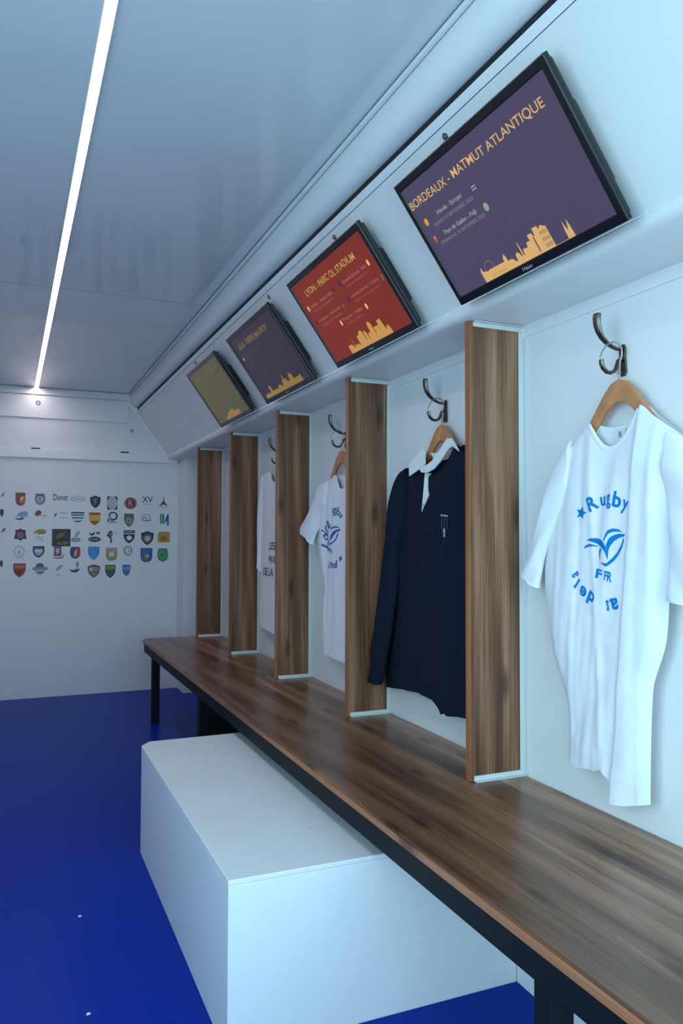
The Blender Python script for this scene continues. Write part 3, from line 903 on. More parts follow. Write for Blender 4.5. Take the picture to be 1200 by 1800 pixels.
T1 = Torso(K1,
    yL=[(0.48, 1.2749), (0.5352, 1.2749), (0.6431, 1.2755), (0.6855, 1.2945), (0.7509, 1.3247), (0.844, 1.3425), (0.9035, 1.3477), (0.97, 1.340), (1.05, 1.315), (1.15, 1.292), (1.25, 1.290)],
    yR=[(0.48, 1.0587), (0.5122, 1.0587), (0.7175, 1.0493), (0.8008, 1.0186), (0.9089, 1.0082), (0.98, 0.995), (1.06, 0.978), (1.16, 0.968), (1.25, 0.966)],
    top_f=[(0.0, 1.140), (0.10, 1.160), (0.20, 1.186), (0.275, 1.2044), (0.30, 1.196), (0.34, 1.178), (0.40, 1.160), (0.46, 1.1535), (0.52, 1.158), (0.58, 1.172), (0.63, 1.192), (0.662, 1.208), (0.69, 1.2206), (0.78, 1.198), (0.90, 1.172), (1.0, 1.150)],
    top_b=[(0.0, 1.140), (0.10, 1.160), (0.20, 1.186), (0.275, 1.2044), (0.33, 1.198), (0.40, 1.193), (0.48, 1.192), (0.56, 1.197), (0.64, 1.208), (0.69, 1.2206), (0.78, 1.198), (0.90, 1.172), (1.0, 1.150)],
    bot=[(0.0, 0.5352), (0.15, 0.530), (0.29, 0.5353), (0.42, 0.538), (0.51, 0.5459), (0.56, 0.540), (0.615, 0.531), (0.635, 0.4926), (0.80, 0.498), (1.0, 0.5122)],
    xm=1.094, df=0.018, db=0.012, fold=fold1)
T1.build(tee, M_COTTON)
sleeve(tee, [((1.255, 1.178), (1.262, 1.075)), ((1.281, 1.1506), (1.285, 1.035), -0.002), ((1.3177, 1.1065), (1.315, 0.985), -0.004), ((1.3465, 1.036), (1.338, 0.940), -0.005), ((1.3762, 0.9634), (1.348, 0.905), -0.006), ((1.4127, 0.9069), (1.3545, 0.8775), -0.006), ((1.4095, 0.8975), (1.3520, 0.8745), -0.006)], 1.090, 0.014, M_COTTON, K1, 0.003, 0.4)
sleeve(tee, [((1.000, 1.166), (1.012, 1.070)), ((0.974, 1.150), (1.000, 1.020), -0.002), ((0.935, 1.090), (0.996, 0.970), -0.006), ((0.905, 1.010), (0.996, 0.930), -0.010), ((0.895, 0.930), (0.998, 0.895), -0.012), ((0.890, 0.865), (1.001, 0.8755), -0.012)], 1.090, 0.016, M_COTTON, K1, 0.003, 2.1)
# neck rib, back neck and sewn label
mb = MB()
mb.tube([T1.scale((T1.xf(1.292 - s * 0.324, smooth_list(T1.tf, s)) - 0.0012, T1.edges(smooth_list(T1.tf, s))[0] + (T1.edges(smooth_list(T1.tf, s))[1] - T1.edges(smooth_list(T1.tf, s))[0]) * s, smooth_list(T1.tf, s) - 0.006)) for s in [0.28 + 0.40 * i / 36 for i in range(37)]], 0.0068, 10, flat=0.35, flat_dir=(0, 0, 1))
mb.build('neck_rib', M_RIB, tee, smooth=True)
mb = MB()
yc, zc_ = 1.128, 1.1725
mb.prism([(yc + 0.016, zc_ + 0.012), (yc - 0.012, zc_ + 0.014), (yc - 0.013, zc_ - 0.012), (yc + 0.015, zc_ - 0.013)], T1.xm + 0.0045, T1.xm + 0.0055, 'x')
mb.v = [T1.scale(p) for p in mb.v]
lab = mb.build('neck_label', M_TAG, tee)
mb = MB()
V, F, _ = text_geo('R')
mb.add([T1.scale((T1.xm + 0.0042, yc + 0.004 - p[0] * 0.008, zc_ - 0.004 + p[1] * 0.012)) for p in V], F)
mb.build('label_mark', M_INK, lab)
PR = {'petal_thin': [(1.1495, 0.9766), (1.1431, 0.9884), (1.1368, 0.9958), (1.1255, 0.9989), (1.1134, 0.9971), (1.1035, 0.9912), (1.1134, 0.993), (1.1255, 0.9928), (1.1358, 0.9892), (1.1432, 0.981), (1.1464, 0.9758)], 'petal_right': [(1.139, 0.9515), (1.1413, 0.9677), (1.1359, 0.9796), (1.1277, 0.9855), (1.1135, 0.9891), (1.0967, 0.9883), (1.0987, 0.9843), (1.1116, 0.9818), (1.1237, 0.9752), (1.132, 0.9663), (1.1362, 0.9574), (1.1377, 0.9404)], 'petal_left': [(1.1981, 0.9763), (1.187, 0.9802), (1.1717, 0.981), (1.1568, 0.978), (1.1474, 0.9721), (1.1423, 0.9647), (1.1387, 0.953), (1.1381, 0.9404), (1.1415, 0.9492), (1.1466, 0.9573), (1.157, 0.9646), (1.1719, 0.9712), (1.187, 0.9756)], 'petal_small': [(1.2072, 0.9601), (1.1993, 0.9671), (1.1871, 0.9698), (1.1762, 0.9681), (1.1634, 0.9645), (1.1762, 0.9651), (1.1893, 0.9649)], 'heart_left': [(1.1608, 0.9623), (1.1549, 0.9601), (1.1592, 0.9526), (1.1598, 0.9383), (1.1631, 0.9465), (1.1639, 0.9555)], 'heart_right': [(1.1007, 0.9825), (1.0988, 0.9768), (1.1029, 0.9638), (1.112, 0.9506), (1.1242, 0.9386), (1.1365, 0.9302), (1.1432, 0.9277), (1.149, 0.9305), (1.1584, 0.9361), (1.1448, 0.9336), (1.1385, 0.9353), (1.1282, 0.9436), (1.1159, 0.9549), (1.1058, 0.9681)], 'star': [(1.2257, 1.0371), (1.2154, 1.036), (1.2067, 1.0424), (1.2053, 1.0334), (1.1946, 1.0303), (1.2046, 1.0269), (1.2065, 1.0187), (1.2144, 1.024), (1.2252, 1.0215), (1.22, 1.0292)]}
mb = MB()
for nme, pl in PR.items():
    if nme != 'star':
        T1.poly(mb, pl, M_PRINT)
mb.build('emblem_print', M_PRINT, tee)
mb = MB(); T1.poly(mb, PR['star'], M_PRINT)
mb.build('star_print', M_PRINT, tee)
for items in ([('R', 1.1796, 1.0478, 0.0281, 24, 0.0237), ('u', 1.1528, 1.0505, 0.018, 8, 0.0157), ('g', 1.1351, 1.049, 0.0271, 3, 0.0125), ('b', 1.1137, 1.0518, 0.0297, -14, 0.0188), ('y', 1.0970, 1.0373, 0.0264, -20, 0.0150)],
              [('F', 1.1629, 0.9133, 0.018, -8, 0.0180), ('F', 1.1440, 0.9107, 0.0177, -8, 0.0078), ('R', 1.1347, 0.9089, 0.0191, -8, 0.0112)],
              [('d', 1.1872, 0.8647, 0.0278, 152, 0.0218), ('e', 1.2092, 0.8774, 0.0205, 150, 0.0189), ('l', 1.2273, 0.8918, 0.0233, 140, 0.005), ('a', 1.2310, 0.909, 0.0171, 120, 0.0092)],
              [('a', 1.1252, 0.8597, 0.0219, 190, 0.021), ('s', 1.1420, 0.8555, 0.0207, 185, 0.0065)]):
    mb = MB(); T1.glyphs(mb, items, M_PRINT, 0.03)
    mb.build('lettering_print', M_PRINT, tee)

# --- navy rugby jersey
K2 = 1.05
jer = empty('rugby_jersey', label='navy long-sleeved rugby jersey with white collar hanging beside the nearest divider', cat='shirt', group='shirts hanging above the bench')
def fold2(y, z, s):
    f = 0.0055 * drape(y, z, 5.1, 18, 2.6)
    f += 0.005 * math.exp(-((y - (1.69 + 0.05 * (1.1 - z))) / 0.02) ** 2)
    return f
T2 = Torso(K2,
    yL=[(0.50, 2.084), (0.56, 2.084), (0.75, 2.070), (0.90, 2.045), (1.00, 2.020), (1.08, 1.995), (1.16, 1.978), (1.25, 1.975)],
    yR=[(0.50, 1.555), (0.60, 1.555), (0.90, 1.553), (1.05, 1.55), (1.16, 1.545), (1.25, 1.545)],
    top_f=[(0.0, 1.160), (0.12, 1.186), (0.22, 1.206), (0.30, 1.195), (0.36, 1.165), (0.42, 1.152), (0.50, 1.156), (0.58, 1.176), (0.64, 1.200), (0.69, 1.216), (0.78, 1.192), (0.90, 1.160), (1.0, 1.120)],
    top_b=[(0.0, 1.160), (0.12, 1.186), (0.22, 1.206), (0.36, 1.190), (0.46, 1.186), (0.58, 1.192), (0.69, 1.216), (0.78, 1.192), (0.90, 1.160), (1.0, 1.120)],
    bot=[(0.0, 0.538), (0.08, 0.543), (0.25, 0.556), (0.44, 0.564), (0.58, 0.560), (0.64, 0.545), (0.68, 0.533), (0.70, 0.538), (0.715, 0.532), (0.80, 0.540), (1.0, 0.546)],
    xm=1.092, df=0.022, db=0.016, fold=fold2)
T2.build(jer, M_NAVY)
sleeve(jer, [((1.940, 1.178), (1.930, 1.060)), ((1.9864, 1.1609), (1.960, 1.010), -0.004), ((2.012, 1.118), (1.975, 0.95), -0.010), ((2.028, 1.006), (1.970, 0.86), -0.016), ((2.056, 0.8889), (1.980, 0.78), -0.022), ((2.084, 0.7188), (2.005, 0.68), -0.026), ((2.110, 0.640), (2.035, 0.60), -0.028), ((2.116, 0.575), (2.050, 0.560), -0.028), ((2.114, 0.5513), (2.062, 0.5507), -0.028)], 1.086, 0.020, M_NAVY, K2, 0.005, 0.9)
sleeve(jer, [((1.560, 1.140), (1.575, 1.040)), ((1.535, 1.110), (1.562, 0.98), -0.004), ((1.520, 1.030), (1.556, 0.92), -0.008), ((1.508, 0.85), (1.552, 0.80), -0.012), ((1.503, 0.70), (1.548, 0.69), -0.014), ((1.503, 0.565), (1.545, 0.56), -0.014)], 1.086, 0.018, M_NAVY, K2, 0.004, 2.9)
ND = {'flap': [(1.8849, 1.203), (1.8383, 1.2243), (1.8275, 1.2093), (1.8021, 1.1751), (1.8341, 1.164), (1.8895, 1.1498), (1.8917, 1.1828)], 'band': [(1.8148, 1.172), (1.7916, 1.1742), (1.7668, 1.1825), (1.7228, 1.2151), (1.6995, 1.2327), (1.6767, 1.2301), (1.6509, 1.2074), (1.6364, 1.1922), (1.6693, 1.2094), (1.6881, 1.2044), (1.7073, 1.1892), (1.7268, 1.1748), (1.7588, 1.1591), (1.7958, 1.1515), (1.8255, 1.1559), (1.8341, 1.164)], 'inner': [(1.8275, 1.2093), (1.8126, 1.1951), (1.7709, 1.188), (1.7228, 1.2151), (1.715, 1.2264), (1.7546, 1.2206), (1.7957, 1.2061)], 'placket': [(1.8276, 1.155), (1.8, 1.1518), (1.8106, 1.1421), (1.8043, 1.1122), (1.7938, 1.0928), (1.8256, 1.0498), (1.8246, 1.1219)], 'crest_top': [(1.7304, 1.0405), (1.6944, 1.0376), (1.6944, 1.034), (1.7304, 1.0369)], 'crest_l': [(1.7288, 1.0368), (1.7249, 1.0367), (1.725, 1.0044), (1.7289, 1.0044)], 'crest_r': [(1.6994, 1.0341), (1.6963, 1.034), (1.6964, 1.0041), (1.6995, 1.0041)], 'crest_white': [(1.7203, 1.0043), (1.7071, 1.0038), (1.7072, 0.9922), (1.7203, 0.9933)], 'crest_teal': [(1.7203, 0.9922), (1.7072, 0.9912), (1.7072, 0.9826), (1.7204, 0.9836)], 'crest_sq': [(1.7117, 1.0324), (1.7059, 1.0303), (1.7136, 1.0194), (1.7079, 1.0173), (1.7156, 1.0043), (1.7187, 1.0053), (1.7125, 1.0163), (1.7187, 1.0194)], 'crest_tail': [(1.7111, 0.9772), (1.7088, 0.9762), (1.7181, 0.9671), (1.7204, 0.9681)]}
def slab(poly, xfun, th, k):
    """thick cloth piece: front at xfun(y,z), th metres thick"""
    mbx = MB()
    n = len(poly)
    tr = tess(poly)
    fr = [(xfun(y, z), y * k, 0.98 + (z - 0.98) * k) for y, z in poly]
    bk = [(x + th, y, z) for x, y, z in fr]
    mbx.add(fr + bk, tr + [[n + i for i in reversed(t)] for t in tr] + [(i, (i + 1) % n, n + (i + 1) % n, n + i) for i in range(n)])
    return mbx
col = slab(ND['flap'], lambda y, z: T2.xm - 0.030 + (0.016 if z > 1.20 else 0.0), 0.004, K2).build('collar', M_COLLAR, jer, bevel=0.001)
tag(col, 'white collar flap, left side')
col = slab(ND['band'], lambda y, z: T2.xm - 0.028 + 0.10 * max(0, z - 1.185), 0.004, K2).build('collar', M_COLLAR, jer, bevel=0.001)
tag(col, 'white collar flap, right side')
slab(ND['inner'], lambda y, z: T2.xm + 0.004, 0.003, K2).build('collar_stand', M_COLLAR, jer)
pk = slab(ND['placket'], lambda y, z: T2.xf(y, z) - 0.0018, 0.0016, K2).build('placket', M_COLLAR, jer)
mb = MB(); mb.disc((T2.xm - 0.0285, 1.8042 * K2, 0.98 + 0.1806 * K2), (-1, 0, 0), 0.0055, 0.002, 16)
mb.build('button', M_TAG, jer, smooth=True)
mb = MB()
for nme, mm in (('crest_top', M_LIGHTINK), ('crest_l', mat('dim_grey_print', (0.05, 0.06, 0.08), 0.7)), ('crest_r', MATS['dim_grey_print']), ('crest_white', M_LIGHTINK), ('crest_teal', M_TEALINK), ('crest_sq', MATS['dim_grey_print']), ('crest_tail', MATS['dim_grey_print'])):
    T2.poly(mb, ND[nme], mm)
mb.build('chest_print', None, jer)

# --- white t-shirt behind the second divider
K3 = 1.05
tee2 = empty('t_shirt', label='white t-shirt with blue print, half hidden behind the second divider', cat='shirt', group='shirts hanging above the bench')
def fold3(y, z, s):
    return 0.0045 * drape(y, z, 9.4) + 0.006 * math.exp(-((y - (2.56 - 0.05 * (1.1 - z))) / 0.012) ** 2)
T3 = Torso(K3,
    yL=[(0.55, 2.6034), (0.5778, 2.6034), (0.6852, 2.6045), (0.76, 2.585), (0.8096, 2.565), (0.8682, 2.6065), (0.95, 2.650), (1.02, 2.640), (1.10, 2.605), (1.18, 2.575), (1.25, 2.57)],
    yR=[(0.55, 2.27), (0.70, 2.27), (0.95, 2.245), (1.10, 2.23), (1.25, 2.23)],
    top_f=[(0.0, 1.172), (0.15, 1.182), (0.32, 1.1967), (0.37, 1.176), (0.44, 1.152), (0.53, 1.145), (0.62, 1.155), (0.69, 1.180), (0.74, 1.205), (0.85, 1.185), (1.0, 1.155)],
    top_b=[(0.0, 1.172), (0.15, 1.182), (0.32, 1.1967), (0.44, 1.188), (0.53, 1.186), (0.62, 1.190), (0.74, 1.205), (0.85, 1.185), (1.0, 1.155)],
    bot=[(0.0, 0.5778), (0.3, 0.574), (0.68, 0.5686), (1.0, 0.5686)],
    xm=1.092, df=0.020, db=0.014, fold=fold3)
T3.build(tee2, M_COTTON, 80, 90)
sleeve(tee2, [((2.545, 1.180), (2.540, 1.08)), ((2.6098, 1.168), (2.590, 1.05), -0.003), ((2.640, 1.1263), (2.610, 1.01), -0.008), ((2.672, 1.080), (2.622, 0.99), -0.014), ((2.7604, 1.0191), (2.630, 0.965), -0.020), ((2.752, 1.008), (2.630, 0.955), -0.020)], 1.088, 0.016, M_COTTON, K3, 0.004, 1.0)
sleeve(tee2, [((2.260, 1.168), (2.270, 1.06)), ((2.205, 1.120), (2.250, 1.00), -0.004), ((2.180, 1.04), (2.245, 0.97), -0.008), ((2.170, 0.97), (2.242, 0.945), -0.010)], 1.088, 0.016, M_COTTON, K3, 0.004, 1.6)
mb = MB()
pts = []
for i in range(31):
    s = 0.32 + 0.42 * i / 30
    z = smooth_list(T3.tf, s); a, b = T3.edges(z)
    pts.append(T3.scale((T3.xf(a + (b - a) * s, z) - 0.0012, a + (b - a) * s, z - 0.006)))
mb.tube(pts, 0.0068, 10, flat=0.35, flat_dir=(0, 0, 1))
mb.build('neck_rib', M_RIB, tee2, smooth=True)
mb = MB()
for pl in ([(2.4797, 1.0079), (2.4685, 1.0165), (2.4416, 1.0197), (2.4153, 1.0185), (2.3936, 1.0106), (2.4152, 1.0142), (2.4416, 1.0136), (2.4594, 1.0112), (2.4729, 1.0061)],
           [(2.4839, 0.9696), (2.4773, 0.987), (2.4593, 0.9974), (2.4327, 1.0058), (2.3936, 1.0106), (2.3936, 1.0047), (2.4238, 0.9989), (2.4414, 0.9904), (2.4591, 0.9801), (2.4771, 0.9713)],
           [(2.4108, 0.9988), (2.4064, 0.992), (2.4236, 0.9733), (2.4501, 0.9628), (2.4815, 0.9547), (2.4999, 0.9607), (2.4816, 0.9608), (2.4501, 0.968), (2.4281, 0.9784)],
           [(2.4977, 0.9712), (2.4862, 0.9713), (2.4862, 0.9626), (2.4976, 0.9642)]):
    T3.poly(mb, pl, M_PRINT2)
mb.build('emblem_print', M_PRINT2, tee2)
for items in ([('L', 2.5231, 0.9588, 0.0500, 78, 0.0255), ('o', 2.5196, 0.9826, 0.0470, 75, 0.0200), ('i', 2.5259, 0.9986, 0.0560, 72, 0.0070), ('r', 2.5119, 1.0108, 0.0440, 68, 0.0150), ('e', 2.4982, 1.0256, 0.0400, 55, 0.0230)],
              [('u', 2.4577, 1.0736, 0.0174, 5, 0.0112), ('g', 2.4398, 1.0678, 0.0275, 3, 0.0263), ('b', 2.4091, 1.0678, 0.0256, -25, 0.0300), ('y', 2.3875, 1.0511, 0.0200, -35, 0.0254)],
              [('F', 2.4974, 0.9397, 0.014, -8, 0.0183), ('F', 2.4837, 0.9373, 0.014, -8, 0.0137), ('R', 2.4678, 0.9341, 0.0156, -8, 0.0202)],
              [('P', 2.4318, 0.891, 0.0263, 185, 0.0318), ('a', 2.4651, 0.8865, 0.019, 180, 0.0290), ('y', 2.4924, 0.8874, 0.026, 175, 0.0183), ('s', 2.3886, 0.911, 0.0152, 205, 0.0254)]):
    mb = MB(); T3.glyphs(mb, items, M_PRINT2, 0.02)
    mb.build('lettering_print', M_PRINT2, tee2)

# --- off-white shirt farthest away
K4 = 1.05
sw = empty('t_shirt', label='off-white shirt with dark capital letters, hanging farthest from the camera', cat='shirt', group='shirts hanging above the bench')
def fold4(y, z, s):
    return 0.003 * drape(y, z, 3.3, 14, 2.0)
T4 = Torso(K4,
    yL=[(0.55, 3.3844), (0.5961, 3.3844), (0.7132, 3.3522), (0.90, 3.335), (1.0939, 3.3263), (1.25, 3.335), (1.35, 3.3404), (1.40, 3.34)],
    yR=[(0.55, 2.93), (0.80, 2.93), (1.40, 2.93)],
    top_f=[(0.0, 1.255), (0.25, 1.262), (0.36, 1.266), (0.42, 1.232), (0.5, 1.215), (0.58, 1.232), (0.64, 1.266), (0.8, 1.258), (1.0, 1.245)],
    top_b=[(0.0, 1.255), (0.25, 1.262), (0.36, 1.266), (0.5, 1.256), (0.64, 1.266), (0.8, 1.258), (1.0, 1.245)],
    bot=[(0.0, 0.5961), (0.2, 0.592), (0.6, 0.580), (1.0, 0.575)],
    xm=1.092, df=0.020, db=0.014, fold=fold4)
T4.build(sw, M_LINEN, 70, 80)
sleeve(sw, [((3.300, 1.258), (3.295, 1.12)), ((3.330, 1.235), (3.305, 1.06), -0.002), ((3.340, 1.15), (3.308, 0.98), -0.004), ((3.343, 1.00), (3.310, 0.90), -0.006), ((3.345, 0.86), (3.312, 0.83), -0.006)], 1.089, 0.012, M_LINEN, K4, 0.003, 0.3)
for word, yl, z, h, wd in (('LES', 3.1560, 0.9455, 0.033, 0.080), ('PAYS', 3.1590, 0.8890, 0.031, 0.112), ('DE', 3.2435, 0.8345, 0.034, 0.066), ('LA', 3.1631, 0.8345, 0.034, 0.064)):
    V, F, _ = text_geo(word, 0.02)
    mb = MB(); mb.add([T4.on(yl - p[0] * wd, z - h / 2 + p[1] * h) for p in V], F, M_INK)
    mb.build('lettering_print', M_INK, sw)

# ------------------------------------------------------------------ club emblems stuck on the back wall
def vinyl(h):
    return mat('vinyl_' + h, rgb(h), 0.5)
def shp(kind):
    if kind == 'shield':
        return [(-.5, .5), (.5, .5), (.5, .05), (.44, -.14), (.3, -.32), (.12, -.44), (0, -.5), (-.12, -.44), (-.3, -.32), (-.44, -.14), (-.5, .05)]
    if kind == 'crest':
        return [(-.5, .36), (-.25, .42), (0, .5), (.25, .42), (.5, .36), (.48, .0), (.36, -.26), (.15, -.43), (0, -.5), (-.15, -.43), (-.36, -.26), (-.48, .0)]
    if kind == 'barrel':
        return [(-.4, .5), (.4, .5), (.5, .2), (.5, -.1), (.36, -.36), (0, -.5), (-.36, -.36), (-.5, -.1), (-.5, .2)]
    if kind == 'uform':
        return [(-.5, .5), (.5, .5), (.5, -.15), (.42, -.36), (.2, -.5), (-.2, -.5), (-.42, -.36), (-.5, -.15)]
    if kind == 'rect':
        return rect(-.5, .5, -.5, .5)
    if kind == 'disc':
        return ngon(0, 0, .5, .5, 24)
    if kind == 'star':
        return [(0.5 * (1 if k % 2 == 0 else .62) * math.sin(math.pi * k / 6), 0.5 * (1 if k % 2 == 0 else .62) * math.cos(math.pi * k / 6)) for k in range(12)]
    if kind == 'tri':
        return [(0, .5), (.14, .05), (.5, -.5), (0, -.22), (-.5, -.5), (-.14, .05)]
    if kind == 'bell':
        return [(0, .5), (.12, .38), (.42, .34), (.40, .05), (.52, -.34), (.2, -.36), (0, -.5), (-.2, -.36), (-.52, -.34), (-.40, .05), (-.42, .34), (-.12, .38)]
    if kind == 'wing':
        return [(-.5, -.3), (-.4, .1), (-.15, .42), (.2, .5), (.5, .2), (.3, .05), (.42, -.28), (.1, -.15), (-.1, -.45), (-.22, -.12)]
    if kind == 'boat':
        return [(-.5, .1), (-.1, -.05), (.5, .3), (.38, -.22), (.1, -.5), (-.3, -.4)]
    if kind == 'leaf':
        return [(-.5, -.5), (-.2, .2), (.5, .5), (.25, -.1)]
    if kind == 'horse':
        return [(-.5, 0), (-.2, .28), (.05, .5), (.3, .42), (.34, .1), (.16, -.02), (.3, -.28), (.24, -.5), (.02, -.46), (.1, -.2), (-.1, -.1), (-.24, .06)]
    if kind == 'bolt':
        return [(-.3, .5), (.5, .5), (.05, .05), (.5, .05), (-.4, -.5), (-.1, -.05), (-.5, -.05)]
    return rect(-.5, .5, -.5, .5)
def emblem(x0, z1, w_, h_, layers, label):
    mbx = MB()
    cx, cz = w_ / 2, -h_ / 2
    for i, L_ in enumerate(layers):
        kind, hx, u, v, sw_, sh_ = L_
        m = vinyl(hx)
        yy = -0.0006 - 0.0003 * i
        if kind.startswith('T:'):
            V, F, _ = text_geo(kind[2:], 0.01)
            mbx.add([(cx + (u + (p[0] - .5) * sw_) * w_, yy, cz + (v + (p[1] - .5) * sh_) * h_) for p in V], F, m)
        elif kind.startswith('ring'):
            n = 24
            tk = 0.16 if kind == 'ring' else 0.08
            o_, i_ = ngon(0, 0, .5, .5, n), ngon(0, 0, .5 - tk, .5 - tk, n)
            pts = [(cx + (u + a * sw_) * w_, yy, cz + (v + b * sh_) * h_) for a, b in o_ + i_]
            mbx.add(pts, [(k, (k + 1) % n, n + (k + 1) % n, n + k) for k in range(n)], m)
        else:
            pl = [(cx + (u + a * sw_) * w_, cz + (v + b * sh_) * h_) for a, b in shp(kind)]
            n = len(pl)
            back = 0.0 if i == 0 else yy + 0.0002
            tr = tess(pl)
            mbx.add([(a, yy, b) for a, b in pl] + [(a, back, b) for a, b in pl], tr + [(k, (k + 1) % n, n + (k + 1) % n, n + k) for k in range(n)], m)
    o = mbx.build('club_emblem', None)
    o.location = (x0, YF - 0.0001, z1)
    return tag(o, label, 'emblem', 'club emblems stuck on the back wall')

POS = [(-0.042, 1.254, 0.025, 0.041), (0.041, 1.25, 0.056, 0.079), (0.15, 1.247, 0.061, 0.072), (0.255, 1.25, 0.087, 0.042), (0.359, 1.24, 0.086, 0.043), (0.474, 1.242, 0.064, 0.079), (0.578, 1.239, 0.063, 0.084), (0.685, 1.236, 0.076, 0.075), (0.793, 1.246, 0.073, 0.054), (0.902, 1.241, 0.061, 0.069), (-0.044, 1.15, 0.021, 0.05), (0.038, 1.14, 0.081, 0.058), (0.149, 1.144, 0.072, 0.051), (0.257, 1.141, 0.087, 0.049), (0.362, 1.138, 0.079, 0.071), (0.469, 1.135, 0.069, 0.081), (0.579, 1.142, 0.065, 0.072), (0.683, 1.131, 0.062, 0.085), (0.792, 1.131, 0.063, 0.049), (0.903, 1.135, 0.064, 0.082), (-0.038, 1.038, 0.029, 0.037), (0.037, 1.034, 0.07, 0.078), (0.145, 1.033, 0.078, 0.079), (0.252, 1.03, 0.109, 0.108), (0.36, 1.022, 0.063, 0.076), (0.466, 1.023, 0.076, 0.076), (0.572, 1.024, 0.065, 0.082), (0.682, 1.025, 0.069, 0.085), (0.791, 1.02, 0.08, 0.09), (0.898, 1.016, 0.078, 0.074), (0.035, 0.926, 0.064, 0.076), (0.143, 0.924, 0.067, 0.072), (0.253, 0.923, 0.073, 0.077), (0.359, 0.919, 0.061, 0.076), (0.466, 0.921, 0.069, 0.086), (0.574, 0.914, 0.07, 0.084), (0.68, 0.925, 0.059, 0.063), (0.789, 0.91, 0.075, 0.09), (0.896, 0.908, 0.069, 0.089), (-0.04, 0.84, 0.017, 0.041), (0.035, 0.819, 0.07, 0.085), (0.143, 0.822, 0.087, 0.076), (0.257, 0.816, 0.066, 0.079), (0.359, 0.822, 0.063, 0.066), (0.465, 0.809, 0.075, 0.083), (0.571, 0.805, 0.063, 0.084), (0.677, 0.804, 0.05, 0.073)]
